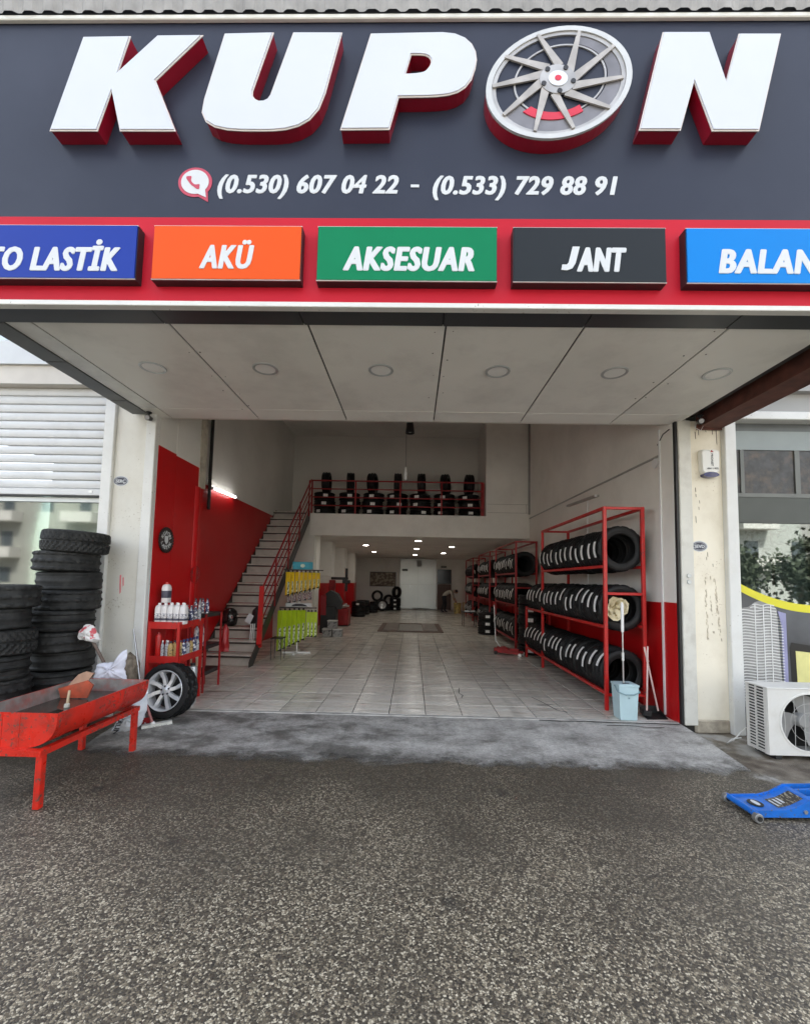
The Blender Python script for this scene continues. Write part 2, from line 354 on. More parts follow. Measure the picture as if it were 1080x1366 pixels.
ALU_W = mat('white_aluminium', (0.72, 0.72, 0.69), 0.4, var=0.05, vs=3, dirt=(0.52, 0.49, 0.42), dirt_amt=0.3, dirt_scale=3.5, chips=(0.35, 0.32, 0.27), chip_thr=0.67)
ALU_G = mat('grey_aluminium', (0.50, 0.52, 0.52), 0.35, metal=0.5, var=0.08, vs=4)
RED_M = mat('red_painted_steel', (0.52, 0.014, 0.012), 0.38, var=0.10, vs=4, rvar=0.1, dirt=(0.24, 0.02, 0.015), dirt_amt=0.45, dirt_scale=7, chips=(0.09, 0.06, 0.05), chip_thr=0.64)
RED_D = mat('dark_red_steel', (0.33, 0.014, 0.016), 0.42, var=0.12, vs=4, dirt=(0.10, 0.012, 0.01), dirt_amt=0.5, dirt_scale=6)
RED_TR = mat('trough_red', (0.62, 0.022, 0.010), 0.33, var=0.08, vs=5, rvar=0.12, bump=0.12, bs=12, dirt=(0.24, 0.03, 0.018), dirt_amt=0.7, dirt_scale=6, chips=(0.10, 0.065, 0.05), chip_scale=30, chip_thr=0.60)
BLACK = mat('black_plastic', (0.018, 0.018, 0.019), 0.45, var=0.2)
DARK_ST = mat('dark_steel', (0.05, 0.047, 0.045), 0.5, metal=0.3, var=0.25, vs=8, dirt=(0.12, 0.09, 0.07), dirt_amt=0.4, dirt_scale=6)
STEEL = mat('bare_steel', (0.55, 0.55, 0.54), 0.35, metal=0.9, var=0.1, vs=8)
CHROME = mat('bright_alloy', (0.70, 0.71, 0.72), 0.30, metal=0.45, var=0.04)
WHITE_P = mat('white_plastic', (0.80, 0.80, 0.79), 0.4, var=0.03)
DKGREY = mat('dark_grey_cladding', (0.035, 0.037, 0.042), 0.42, var=0.2, vs=2)

# ------------------------------------------------------------------ mesh helpers
class MB:
    """Collects faces; .build() links them as one mesh object."""
    def __init__(s):
        s.v = []; s.f = []
    def add(s, vs, fs):
        o = len(s.v); s.v += [tuple(p) for p in vs]; s.f += [tuple(i + o for i in q) for q in fs]; return s
    def box(s, x0, x1, y0, y1, z0, z1):
        return s.add([(x0, y0, z0), (x1, y0, z0), (x1, y1, z0), (x0, y1, z0), (x0, y0, z1), (x1, y0, z1), (x1, y1, z1), (x0, y1, z1)],
                     [(0, 3, 2, 1), (4, 5, 6, 7), (0, 1, 5, 4), (1, 2, 6, 5), (2, 3, 7, 6), (3, 0, 4, 7)])
    def bbox(s, x0, x1, y0, y1, z0, z1, b=0.006):
        """box with chamfered edges"""
        bm = bmesh.new()
        bmesh.ops.create_cube(bm, size=1.0)
        for v in bm.verts:
            v.co = Vector(((x0 + x1) / 2 + v.co.x * (x1 - x0), (y0 + y1) / 2 + v.co.y * (y1 - y0), (z0 + z1) / 2 + v.co.z * (z1 - z0)))
        bmesh.ops.bevel(bm, geom=list(bm.edges), offset=min(b, 0.3 * min(x1 - x0, y1 - y0, z1 - z0)), segments=1, affect='EDGES')
        bm.verts.index_update()
        s.add([v.co[:] for v in bm.verts], [[v.index for v in f.verts] for f in bm.faces]); bm.free(); return s
    def bar(s, a, b, w, h=None, upv=(0, 0, 1)):
        """rectangular bar from a to b"""
        h = h or w
        a, b = Vector(a), Vector(b); d = (b - a).normalized(); u = Vector(upv)
        if abs(d.dot(u)) > 0.98:
            u = Vector((0, 1, 0))
        r = d.cross(u).normalized(); u = r.cross(d)
        c = [r * w / 2 + u * h / 2, -r * w / 2 + u * h / 2, -r * w / 2 - u * h / 2, r * w / 2 - u * h / 2]
        return s.add([a + k for k in c] + [b + k for k in c], [(0, 3, 2, 1), (4, 5, 6, 7)] + [(i, i + 4, (i + 1) % 4 + 4, (i + 1) % 4)[::-1] for i in range(4)])
    def tube(s, pts, r, n=8, cap=True):
        pts = [Vector(p) for p in pts]; rs = r if isinstance(r, (list, tuple)) else [r] * len(pts)
        vs, fs = [], []
        prev = None
        for i, p in enumerate(pts):
            d = (pts[min(i + 1, len(pts) - 1)] - pts[max(i - 1, 0)]).normalized()
            if prev is None:
                u = Vector((0, 0, 1)) if abs(d.z) < 0.9 else Vector((1, 0, 0))
                x = d.cross(u).normalized()
            else:
                x = (prev - d * prev.dot(d)).normalized()
            prev = x; y = d.cross(x)
            vs += [p + (x * cos(2 * pi * k / n) + y * sin(2 * pi * k / n)) * rs[i] for k in range(n)]
        for i in range(len(pts) - 1):
            for k in range(n):
                fs.append((i * n + k, i * n + (k + 1) % n, (i + 1) * n + (k + 1) % n, (i + 1) * n + k))
        if cap:
            fs.append(tuple(range(n))[::-1]); fs.append(tuple((len(pts) - 1) * n + k for k in range(n)))
        return s.add(vs, fs)
    def lathe(s, prof, n=24, c=(0, 0, 0), axis='z', closed=False, sx=1.0, sy=1.0, caps=True, sq=2.0):
        """prof: list of (r, h)"""
        vs, fs = [], []
        for r, h in prof:
            for k in range(n):
                t = 2 * pi * k / n; q = (abs(cos(t)) ** sq + abs(sin(t)) ** sq) ** (-1.0 / sq); a, b_ = r * q * cos(t) * sx, r * q * sin(t) * sy
                p = (a, b_, h) if axis == 'z' else ((a, -h, b_) if axis == 'y' else (h, a, b_))
                vs.append((c[0] + p[0], c[1] + p[1], c[2] + p[2]))
        m = len(prof)
        for i in range(m if closed else m - 1):
            j = (i + 1) % m
            for k in range(n):
                fs.append((i * n + k, i * n + (k + 1) % n, j * n + (k + 1) % n, j * n + k))
        if not closed and caps:
            if prof[0][0] > 1e-5: fs.append(tuple(range(n))[::-1])
            if prof[-1][0] > 1e-5: fs.append(tuple((m - 1) * n + k for k in range(n)))
        return s.add(vs, fs)
    def prism(s, poly, a, b, plane='xz'):
        """extrude a 2-D polygon; plane 'xz' extrudes along y from a to b, 'yz' along x, 'xy' along z"""
        f = {'xz': lambda p, t: (p[0], t, p[1]), 'yz': lambda p, t: (t, p[0], p[1]), 'xy': lambda p, t: (p[0], p[1], t)}[plane]
        n = len(poly)
        return s.add([f(p, a) for p in poly] + [f(p, b) for p in poly],
                     [tuple(range(n)), tuple(range(2 * n - 1, n - 1, -1))] + [(i, i + n, (i + 1) % n + n, (i + 1) % n) for i in range(n)])
    def quad(s, *p):
        return s.add(p, [tuple(range(len(p)))])
    def mesh(s, name, m, smooth=None):
        me = bpy.data.meshes.new(name); me.from_pydata(s.v, [], s.f)
        bm = bmesh.new(); bm.from_mesh(me); bmesh.ops.recalc_face_normals(bm, faces=bm.faces); bm.to_mesh(me); bm.free()
        me.materials.append(m)
        if smooth is not None:
            me.polygons.foreach_set('use_smooth', [True] * len(me.polygons))
            me.set_sharp_from_angle(angle=radians(smooth))
        me.update(); return me
    def build(s, name, m, parent=None, smooth=None, local=False):
        """world coordinates unless local; an unrotated parent's location is taken off"""
        if parent is not None and not local:
            o = parent.location
            if parent.parent is not None: o = o + parent.parent.location
            s.v = [(p[0] - o.x, p[1] - o.y, p[2] - o.z) for p in s.v]
        return link(name, s.mesh(name, m, smooth), parent)

def link(name, me, parent=None, loc=(0, 0, 0), rot=(0, 0, 0)):
    o = bpy.data.objects.new(name, me); COL.objects.link(o)
    o.location = loc; o.rotation_euler = rot
    if parent is not None: o.parent = parent
    return o

def tag(o, label=None, cat=None, group=None, kind=None):
    if label: o['label'] = label
    if cat: o['category'] = cat
    if group: o['group'] = group
    if kind: o['kind'] = kind
    return o

def thing(name, label, cat, loc=(0, 0, 0), rot=(0, 0, 0), group=None):
    o = bpy.data.objects.new(name, None); COL.objects.link(o)
    o.location = loc; o.rotation_euler = rot; o.empty_display_size = 0.1
    return tag(o, label, cat, group)

def copy_tree(o, parent=None):
    c = o.copy(); COL.objects.link(c); c.parent = parent
    for ch in list(o.children):
        copy_tree(ch, c)
    return c

def dup(root, loc, rot, label, group=None):
    c = copy_tree(root); c.location = loc; c.rotation_euler = rot; c['label'] = label
    if group: c['group'] = group
    return c

ORD = ['first', 'second', 'third', 'fourth', 'fifth', 'sixth', 'seventh', 'eighth', 'ninth', 'tenth', 'eleventh', 'twelfth',
       'thirteenth', 'fourteenth', 'fifteenth', 'sixteenth', 'seventeenth', 'eighteenth', 'nineteenth', 'twentieth']

def curve_mesh(polys, depth):
    """2-D outlines with holes -> plate mesh data (verts, faces) in xy, thickness along z, centred"""
    cu = bpy.data.curves.new('outline', 'CURVE'); cu.dimensions = '2D'; cu.fill_mode = 'BOTH'; cu.extrude = depth / 2
    for poly in polys:
        sp = cu.splines.new('POLY'); sp.points.add(len(poly) - 1)
        for i, p in enumerate(poly): sp.points[i].co = (p[0], p[1], 0, 1)
        sp.use_cyclic_u = True
    o = bpy.data.objects.new('tmp_outline', cu); COL.objects.link(o)
    me = bpy.data.meshes.new_from_object(o)
    v = [tuple(p.co) for p in me.vertices]; f = [tuple(q.vertices) for q in me.polygons]
    bpy.data.objects.remove(o); bpy.data.curves.remove(cu); bpy.data.meshes.remove(me)
    return v, f

def text_mesh(txt, depth=0.004, bold=0.0, shear=0.0, spacing=1.0, res=3):
    cu = bpy.data.curves.new('lettering', 'FONT'); cu.body = txt
    cu.size = 1.0; cu.size = 1.0; cu.offset = bold; cu.shear = shear
    cu.extrude = 0.5; cu.space_character = spacing; cu.resolution_u = res; cu.fill_mode = 'BOTH'
    o = bpy.data.objects.new('tmp_text', cu); COL.objects.link(o)
    me = bpy.data.meshes.new_from_object(o)
    v = [tuple(p.co) for p in me.vertices]; f = [tuple(q.vertices) for q in me.polygons]
    bpy.data.objects.remove(o); bpy.data.curves.remove(cu); bpy.data.meshes.remove(me)
    return [(a, b, c * depth) for a, b, c in v], f

def text_fit(mb, txt, x0, x1, z0, cap, y, depth=0.004, bold=0.02, shear=0.2, cap_ref=0.73, spacing=1.0):
    """upright lettering facing the street: spans x0..x1, baseline z0, capital height cap, front at y"""
    v, f = text_mesh(txt, 1.0, min(bold, 0.014), shear, spacing)
    a, b = min(p[0] for p in v), max(p[0] for p in v)
    kz = cap / cap_ref; e = bold * 0.8 * kz
    kx = (x1 - x0 - 2 * e) / (b - a)
    # heavy face: the outline laid down several times side by side, a hair apart in depth
    for n_, (ox, oz) in enumerate(((0, 0), (-1, 0), (1, 0), (-.5, 0), (.5, 0), (-.5, .45), (.5, -.45), (.5, .45), (-.5, -.45)) if bold > 0.015 else ((0, 0),)):
        yy = y + depth / 2 + n_ * 0.00012
        mb.add([(x0 + e + (p[0] - a) * kx + ox * e, yy - p[2] * depth, z0 + p[1] * kz + oz * e) for p in v], f)
    return mb

# ------------------------------------------------------------------ the setting: ground, ramp, tiled floor
rd = MB(); rd.quad((-60, -60, -0.096), (60, -60, -0.096), (60, -5.0, -0.096), (-60, -5.0, -0.096))  # unseen pale paving added behind the camera to bounce sunlight onto the soffit
tag(rd.build('bounce_road', mat('pale_bounce_concrete', (0.33, 0.315, 0.285), 0.85, var=0.15, vs=0.6, dirt=(0.2, 0.19, 0.17), dirt_amt=0.5, dirt_scale=0.4)), kind='structure')
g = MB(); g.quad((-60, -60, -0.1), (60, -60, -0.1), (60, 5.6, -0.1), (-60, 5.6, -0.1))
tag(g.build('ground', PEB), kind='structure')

# cement ramp between the pavement and the shop floor: sheet with a ragged front edge
rx = [(-3.29 + 6.52 * i / 60) for i in range(61)]   # its skim wears off raggedly, see the material
rm = MB(); rows = 14
for j in range(rows + 1):
    t = j / rows
    for i, x in enumerate(rx):
        e = 4.16 + 0.10 * sin(x * 2.1 + 1) + 0.05 * sin(x * 5.3) + 0.03 * sin(x * 11.7 + 2) - (0.18 if x > 1.9 else 0.0) * min(1, (x - 1.9) / 0.8)
        y = 5.405 + (e - 5.405) * t
        z = -0.006 - 0.0905 * (min(1, t * 1.12) ** 1.2) - 0.004 * sin(x * 3 + y * 4) * t * (1 - t) * 4
        rm.v.append((x, y, max(z, -0.0968)))
for j in range(rows):
    for i in range(60):
        a = j * 61 + i
        rm.f.append((a, a + 1, a + 62, a + 61))
for i in (0, 60):                      # cheeks at both ends
    for j in range(rows):
        a, b = rm.v[j * 61 + i], rm.v[(j + 1) * 61 + i]
        rm.quad(a, b, (b[0], b[1], -0.11), (a[0], a[1], -0.11))
tag(rm.build('ramp', CEM, smooth=40), kind='structure')

# tiled shop floor: bed with dark grout, single tiles on it
GROUT = mat('dark_grout', (0.045, 0.042, 0.038), 0.9, var=0.2)
fl = MB(); fl.box(-4.2, 3.6, 5.40, 25.8, -0.12, -0.012)
floor = tag(fl.build('shop_floor', GROUT), kind='structure')
# front sill strip of pale cement along the floor's edge
st = MB(); st.bbox(-3.29, 3.23, 5.395, 5.47, -0.02, 0.002, 0.008)
st.build('sill_strip', mat('sill_cement', (0.44, 0.43, 0.40), 0.7, var=0.25, vs=6, dirt=(0.1, 0.095, 0.09), dirt_amt=0.7, dirt_scale=4), floor)
TS = 0.452
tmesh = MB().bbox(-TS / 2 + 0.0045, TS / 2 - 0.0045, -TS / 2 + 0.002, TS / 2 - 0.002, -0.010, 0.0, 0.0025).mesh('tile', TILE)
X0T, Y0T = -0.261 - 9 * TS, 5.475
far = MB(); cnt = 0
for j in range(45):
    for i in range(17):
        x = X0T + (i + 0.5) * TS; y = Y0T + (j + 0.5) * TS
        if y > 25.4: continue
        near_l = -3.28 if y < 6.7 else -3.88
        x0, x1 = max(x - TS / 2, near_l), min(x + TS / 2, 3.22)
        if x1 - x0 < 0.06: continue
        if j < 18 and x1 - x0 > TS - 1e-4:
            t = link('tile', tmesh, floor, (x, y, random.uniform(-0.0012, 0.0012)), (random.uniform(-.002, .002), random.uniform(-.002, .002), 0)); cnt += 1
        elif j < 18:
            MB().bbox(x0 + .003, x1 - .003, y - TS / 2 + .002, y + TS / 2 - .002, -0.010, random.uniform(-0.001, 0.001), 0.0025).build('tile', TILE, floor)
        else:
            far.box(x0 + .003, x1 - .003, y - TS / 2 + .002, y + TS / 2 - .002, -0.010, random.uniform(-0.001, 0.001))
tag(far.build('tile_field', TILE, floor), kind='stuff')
# cracks in two of the front tiles
crack = MB()
def crackline(pts, w):
    for a, b in zip(pts[:-1], pts[1:]):
        d = Vector((b[0] - a[0], b[1] - a[1], 0)).normalized(); nrm = Vector((-d.y, d.x, 0)) * w
        crack.quad((a[0] - nrm.x, a[1] - nrm.y, 0.0035), (b[0] - nrm.x, b[1] - nrm.y, 0.0035), (b[0] + nrm.x, b[1] + nrm.y, 0.0035), (a[0] + nrm.x, a[1] + nrm.y, 0.0035))
crackline([(0.72, 6.28), (0.755, 6.42), (0.71, 6.55), (0.735, 6.74), (0.75, 6.86)], 0.006)
crackline([(2.0, 5.72), (1.9, 5.8), (1.86, 5.98), (1.80, 6.22), (1.74, 6.42)], 0.007)
crackline([(1.86, 5.98), (1.7, 6.02), (2.05, 6.1)], 0.005)
crack.build('crack', GROUT, floor)
crk = MB()
def crackline2(pts, w, zf):
    for a, b in zip(pts[:-1], pts[1:]):
        d = Vector((b[0] - a[0], b[1] - a[1], 0)).normalized(); nrm = Vector((-d.y, d.x, 0)) * w
        crk.quad(*[(p[0] + q * nrm.x, p[1] + q * nrm.y, zf) for p, q in ((a, -1), (b, -1), (b, 1), (a, 1))])
crackline2([(1.55, 5.385), (1.8, 5.37), (2.1, 5.385), (2.5, 5.36), (2.9, 5.375), (3.2, 5.35)], 0.012, -0.0005)
crackline2([(2.3, 5.26), (2.6, 5.28), (2.75, 5.22), (2.95, 5.23)], 0.009, -0.004)
crk.build('crack', GROUT, floor)

# ------------------------------------------------------------------ the shop building
shop = thing('shop_building', 'open double-height tyre shop with white walls, red lower walls and a mezzanine', 'building', (0, 5.4, 0))
def part(name, m, parent, *boxes, b=None, smooth=None):
    mb = MB()
    for q in boxes:
        mb.bbox(*q, b) if b else mb.box(*q)
    return mb.build(name, m, parent, smooth)
CEIL = mat('ceiling_white', (0.82, 0.80, 0.75), 0.85, var=0.04, vs=1.0, dirt=(0.36, 0.34, 0.3), dirt_amt=0.25, dirt_scale=0.8)
# left: front pier, recessed wall behind it
part('pier', RED_W, shop, (-3.95, -3.302, 5.45, 5.86, -0.1, 3.32), (-3.95, -3.300, 5.862, 6.66, -0.1, 3.30))
part('pier_top', GREY_W, shop, (-3.95, -3.304, 5.45, 5.86, 3.322, 6.27), (-3.95, -3.298, 5.862, 6.66, 3.302, 6.27))
part('wall', RED_W, shop, (-4.1, -3.90, 6.66, 13.7, -0.1, 3.36))
part('wall', GREY_W, shop, (-4.1, -3.902, 6.66, 13.9, 3.362, 6.275))
MB().lathe([(0.13, -0.1), (0.13, 3.0)], 24, (-3.40, 6.50, 0)).build('round_column', RED_W, shop, 40)
# flaking plaster edge on the pier's corner and a boxed corner strip
part('corner_strip', mat('stained_plaster', (0.50, 0.46, 0.38), 0.8, var=0.2, vs=6, dirt=(0.2, 0.15, 0.1), dirt_amt=0.7, dirt_scale=5), shop, (-3.36, -3.285, 6.50, 6.69, 3.0, 6.0))
# right: wall with red dado and front pier
part('wall', WHITE_W, shop, (3.25, 3.40, 5.72, 13.0, 1.422, 6.27))
part('red_dado', RED_W, shop, (3.246, 3.40, 5.72, 13.0, -0.1, 1.42))
part('pier', WHITE_W, shop, (3.226, 3.40, 5.41, 5.718, 1.432, 6.27))
part('red_dado', RED_W, shop, (3.222, 3.40, 5.41, 5.718, -0.1, 1.43))
part('conduit', WHITE_P, shop, (3.205, 3.221, 5.66, 5.69, 0.02, 3.69))
# ceiling of the tall front part, rear wall upstairs, mezzanine
part('ceiling', CEIL, shop, (-4.1, 3.4, 5.45, 14.0, 6.278, 6.4))
part('wall', mat('upstairs_wall', (0.74, 0.72, 0.67), 0.85, var=0.05, vs=0.8), shop, (-3.95, 2.15, 13.72, 13.85, 3.2, 6.275), (2.024, 2.15, 12.36, 13.715, 3.5, 6.275))
part('mezzanine_beam', WHITE_W, shop, (-2.93, 3.248, 12.16, 12.42, 2.88, 3.50))
part('mezzanine_slab', CEIL, shop, (-3.6, 3.45, 12.422, 25.75, 2.96, 3.2), (-3.89, 2.03, 12.425, 13.71, 3.38, 3.485))
part('wall', WHITE_W, shop, (2.02, 3.248, 12.165, 12.35, 3.502, 6.27))
part('wall_seam', mat('seam_shadow_gap', (0.25, 0.24, 0.22), 0.8), shop, (2.06, 3.20, 12.158, 12.166, 3.60, 3.606), (2.06, 3.20, 12.158, 12.166, 3.84, 3.846), (3.15, 3.156, 12.158, 12.166, 3.607, 3.839))
part('drain_pipe', mat('pipe_grey', (0.33, 0.32, 0.30), 0.5), shop, (3.20, 3.244, 12.10, 12.14, 3.56, 6.2))
# under the mezzanine
part('wall', WHITE_W, shop, (3.25, 3.40, 13.0, 25.5, 1.422, 2.96))
part('red_dado', RED_W, shop, (3.246, 3.40, 13.0, 25.5, -0.1, 1.42))
part('wall', GREY_W, shop, (-3.5, -3.30, 12.43, 25.5, 1.502, 2.96))
part('red_dado', RED_W, shop, (-3.5, -3.296, 12.43, 25.5, -0.1, 1.50))
part('wall', GREY_W, shop, (-3.9, -2.80, 12.25, 12.42, 0.0, 3.37))
for (ya, yb, za) in ((12.62, 13.1, 0.0), (15.0, 15.6, 1.75), (17.9, 18.5, 1.5), (21.0, 21.5, 1.5)):
    part('pier', WHITE_W, shop, (-3.294, -2.82, ya, yb, za, 2.955))
    if za == 1.5:
        part('pier', RED_W, shop, (-3.293, -2.822, ya + .002, yb - .002, 0, 1.498))
part('wall', WHITE_W, shop, (-3.5, 3.4, 25.5, 25.7, -0.1, 2.96))
# front wall over the opening, hidden behind the signboard
part('wall', CREAM_L, shop, (-3.31, 3.26, 5.47, 5.70, 3.76, 6.40))
part('upper_shade_block', CREAM_L, shop, (-16, 16, 5.80, 26.0, 6.62, 15.5))  # unseen mass added overhead to keep the sun off the forecourt
# pipes by the left pier
for x, y in ((-3.80, 7.90), (-3.86, 8.04)):
    MB().tube([(x, y, 2.9), (x, y, 6.2)], 0.028, 8).build('riser_pipe', BLACK, shop, 50)
# conduit and cable clip on the right wall
MB().tube([(3.238, 5.75, 3.36), (3.238, 9.0, 3.41), (3.238, 12.15, 3.45)], 0.016, 6).build('conduit', mat('pipe_grey2', (0.4, 0.4, 0.38), 0.5), shop)
MB().tube([(3.235, 8.1, 1.5), (3.235, 8.1, 3.2)], 0.012, 6).build('conduit', WHITE_P, shop)
MB().lathe([(0.0, -.01), (0.065, -.01), (0.065, .012), (0.045, .02), (0.0, .02)], 16, (3.212, 5.78, 3.27), 'x').build('cable_box', WHITE_P, shop, 40)
MB().tube([(3.215, 5.45, 3.62), (3.21, 5.58, 3.60), (3.215, 5.72, 3.5)], 0.006, 5).build('cable', BLACK, shop)
# large rear sliding door, small door, board on the rear wall
dpan = part('sliding_door', mat('frosted_door', (0.60, 0.60, 0.56), 0.25, var=0.08, vs=0.8, metal=0.2), shop, (-0.74, 1.38, 25.40, 25.47, 0.04, 2.93), b=0.01)
part('door_rail', mat('rail_line', (0.35, 0.34, 0.31), 0.5), dpan, (-0.70, 1.34, 25.392, 25.398, 1.44, 1.46), (0.02, 1.0, 25.390, 25.398, 0.05, 0.10), (0.3, 0.315, 25.392, 25.398, .1, 2.9))
part('door_handle', STEEL, dpan, (-0.15, -0.11, 25.36, 25.39, 1.25, 1.4))
d2 = part('door', mat('brown_door', (0.10, 0.055, 0.04), 0.5, var=0.1), shop, (1.45, 2.25, 25.44, 25.49, 0.02, 1.5))
part('door_window', mat('dark_pane', (0.03, 0.035, 0.04), 0.15), d2, (1.45, 2.25, 25.45, 25.49, 1.52, 2.35))
part('door_frame', WHITE_P, d2, (1.38, 1.44, 25.40, 25.49, 0.02, 2.42))
part('vent_grille', mat('vent_grey', (0.30, 0.30, 0.29), 0.5), shop, (0.22, 0.52, 25.36, 25.395, 2.5, 2.85))

# ------------------------------------------------------------------ door-side pilasters and the neighbouring shops
nb_l = thing('neighbour_building', 'neighbouring shopfront with half-lowered white roller shutter left of the tyre shop', 'building', (-4.5, 5.4, -0.1))
part('pilaster', CREAM_L, nb_l, (-3.82, -3.432, 5.38, 5.75, -0.1, 4.2))
part('jamb_strip', ALU_W, nb_l, (-3.430, -3.305, 5.355, 5.448, -0.1, 3.76), b=0.008)
part('window_frame', ALU_W, nb_l, (-3.958, -3.822, 5.33, 5.5, -0.1, 4.02), b=0.008)
part('frame_edge', DKGREY, nb_l, (-3.974, -3.960, 5.36, 5.5, 0.1, 4.02))
part('shutter_box', mat('beige_shutter_box', (0.62, 0.58, 0.52), 0.6, var=0.05), nb_l, (-7.0, -3.822, 5.30, 5.75, 4.05, 4.29))
part('fascia', mat('pale_fascia', (0.62, 0.64, 0.65), 0.5, var=0.04), nb_l, (-7.0, -3.60, 5.26, 5.75, 4.292, 4.60))
part('upper_post', ALU_W, nb_l, (-5.0, -4.92, 5.30, 5.4, 4.602, 6.6))
part('upper_window', GLASS_D, nb_l, (-7.0, -3.6, 5.42, 5.44, 4.602, 6.6))
part('upper_room', mat('upper_room_grey', (0.16, 0.18, 0.2), 0.8), nb_l, (-7.0, -3.6, 6.4, 6.5, 4.4, 6.6))
SHUT = mat('shutter_white', (0.66, 0.665, 0.66), 0.35, var=0.03, vs=3, dirt=(0.45, 0.44, 0.42), dirt_amt=0.3, dirt_scale=2)
shutter = thing('roller_shutter', 'white ribbed roller shutter half lowered over the left window', 'shutter', (-5.2, 5.42, 2.64))
slp = [(0.0, 0.002), (0.016, 0.012), (0.024, 0.035), (0.026, 0.060), (0.022, 0.088), (0.012, 0.104), (0.0, 0.108)]
sl = MB().prism([(5.442 - a, b_) for a, b_ in slp] + [(5.446, 0.108), (5.446, 0.002)], -6.95, -3.976, 'yz')
slm = None
for k in range(12):
    z = 2.725 + k * 0.1105
    o = MB(); o.v = [(p[0] + 5.2, p[1] - 5.42, p[2]) for p in sl.v]; o.f = list(sl.f)
    if slm is None: slm = o.mesh('slat', SHUT, 35)
    link('slat', slm, shutter, (0, 0, z - 2.64))
part('bottom_bar', SHUT, shutter, (-6.95, -3.976, 5.405, 5.45, 2.64, 2.722), b=0.006)
part('bottom_seal', BLACK, shutter, (-6.95, -3.976, 5.415, 5.445, 2.622, 2.639))
part('lock', STEEL, shutter, (-4.14, -4.10, 5.398, 5.404, 2.67, 2.70))
win_l = part('shop_window', GLASS_L, nb_l, (-6.95, -3.976, 5.50, 5.51, 0.12, 2.64))
part('transom', ALU_G, nb_l, (-6.95, -3.976, 5.47, 5.53, 2.56, 2.62))
part('plinth', CREAM_L, nb_l, (-7.0, -3.96, 5.36, 5.72, -0.1, 0.115))
ROOM = mat('room_pale_green', (0.50, 0.53, 0.47), 0.8, var=0.15, vs=1.2)
part('room_wall', ROOM, nb_l, (-7.2, -4.1, 8.4, 8.5, -0.1, 4.2), (-4.12, -4.10, 5.76, 8.4, -0.1, 4.2))
part('room_floor', mat('room_floor', (0.35, 0.33, 0.30), 0.5), nb_l, (-7.2, -4.1, 5.76, 8.4, -0.1, 0.02))
part('room_shelf', mat('room_things', (0.42, 0.36, 0.27), 0.7, var=0.5, vs=5, dirt=(0.15, 0.15, 0.17), dirt_amt=0.9, dirt_scale=6), nb_l, (-7.0, -4.3, 7.9, 8.38, 0.02, 1.1), (-6.2, -4.5, 8.1, 8.38, 1.3, 2.0))

nb_r = thing('neighbour_building', 'neighbouring glazed shopfront with cream pilaster right of the tyre shop', 'building', (4.5, 5.4, -0.1))
part('jamb_strip', mat('old_cream_aluminium', (0.68, 0.665, 0.60), 0.45, var=0.05, vs=3, dirt=(0.36, 0.32, 0.26), dirt_amt=0.45, dirt_scale=4), nb_r, (3.262, 3.415, 5.34, 5.408, -0.01, 3.70), b=0.008)
part('door_gap', BLACK, nb_r, (3.232, 3.258, 5.36, 5.408, 0.0, 3.70))
part('pilaster', CREAM, nb_r, (3.417, 3.80, 5.375, 5.75, -0.04, 3.70))
part('pilaster_foot', mat('crumbling_cement', (0.42, 0.37, 0.29), 0.9, var=0.3, vs=9, bump=0.8, bs=30, dirt=(0.16, 0.1, 0.07), dirt_amt=0.6, dirt_scale=6), nb_r, (3.40, 3.81, 5.36, 5.75, -0.11, 0.06), b=0.02)
part('window_frame', ALU_W, nb_r, (3.802, 3.940, 5.30, 5.5, -0.1, 3.68), b=0.008)
part('head_bar', ALU_W, nb_r, (3.70, 7.2, 5.27, 5.6, 3.70, 3.80), b=0.008)
part('fascia', mat('grey_fascia', (0.36, 0.355, 0.34), 0.6, var=0.06, vs=1), nb_r, (3.26, 7.2, 5.34, 5.75, 3.803, 4.05), (3.26, 7.2, 5.25, 5.75, 4.053, 6.6))
win_r = part('shop_window', GLASS, nb_r, (3.94, 7.2, 5.45, 5.46, -0.05, 3.70))
ROOM2 = mat('room_grey', (0.30, 0.33, 0.31), 0.8, var=0.06, vs=1)
part('room_wall', ROOM2, nb_r, (3.6, 8.2, 9.0, 9.1, -0.1, 3.9), (3.45, 3.60, 5.76, 9.0, -0.1, 3.9))
part('room_ceiling', ROOM2, nb_r, (3.6, 8.2, 5.6, 9.0, 3.9, 4.0))
part('room_floor', DKGREY, nb_r, (3.6, 8.2, 5.76, 9.0, -0.1, 0.02))
part('transom', mat('pale_header', (0.26, 0.29, 0.28), 0.5, var=0.05), nb_r, (3.942, 7.2, 5.42, 5.448, 3.36, 3.60))
part('transom', mat('dark_header', (0.10, 0.11, 0.11), 0.4, var=0.1), nb_r, (3.942, 7.2, 5.425, 5.448, 3.602, 3.698))
part('inner_frame', mat('frame_dull', (0.14, 0.145, 0.13), 0.5), nb_r, (3.942, 7.2, 5.42, 5.447, 2.762, 2.81), (4.07, 4.115, 5.42, 5.447, 2.812, 3.358), (4.74, 4.80, 5.42, 5.447, 2.812, 3.358))
part('spandrel_panel', mat('spandrel_grey', (0.075, 0.08, 0.068), 0.6, var=0.05), nb_r, (3.942, 7.2, 5.425, 5.447, 2.44, 2.76))
part('inner_picture', mat('dark_collage', (0.03, 0.03, 0.032), 0.3, var=0.7, vs=12, dirt=(0.12, 0.085, 0.055), dirt_amt=0.8, dirt_scale=9), nb_r, (4.117, 4.738, 5.435, 5.447, 2.812, 3.358), (3.942, 4.068, 5.435, 5.447, 2.812, 3.358), (4.802, 7.2, 5.435, 5.447, 2.812, 3.358))

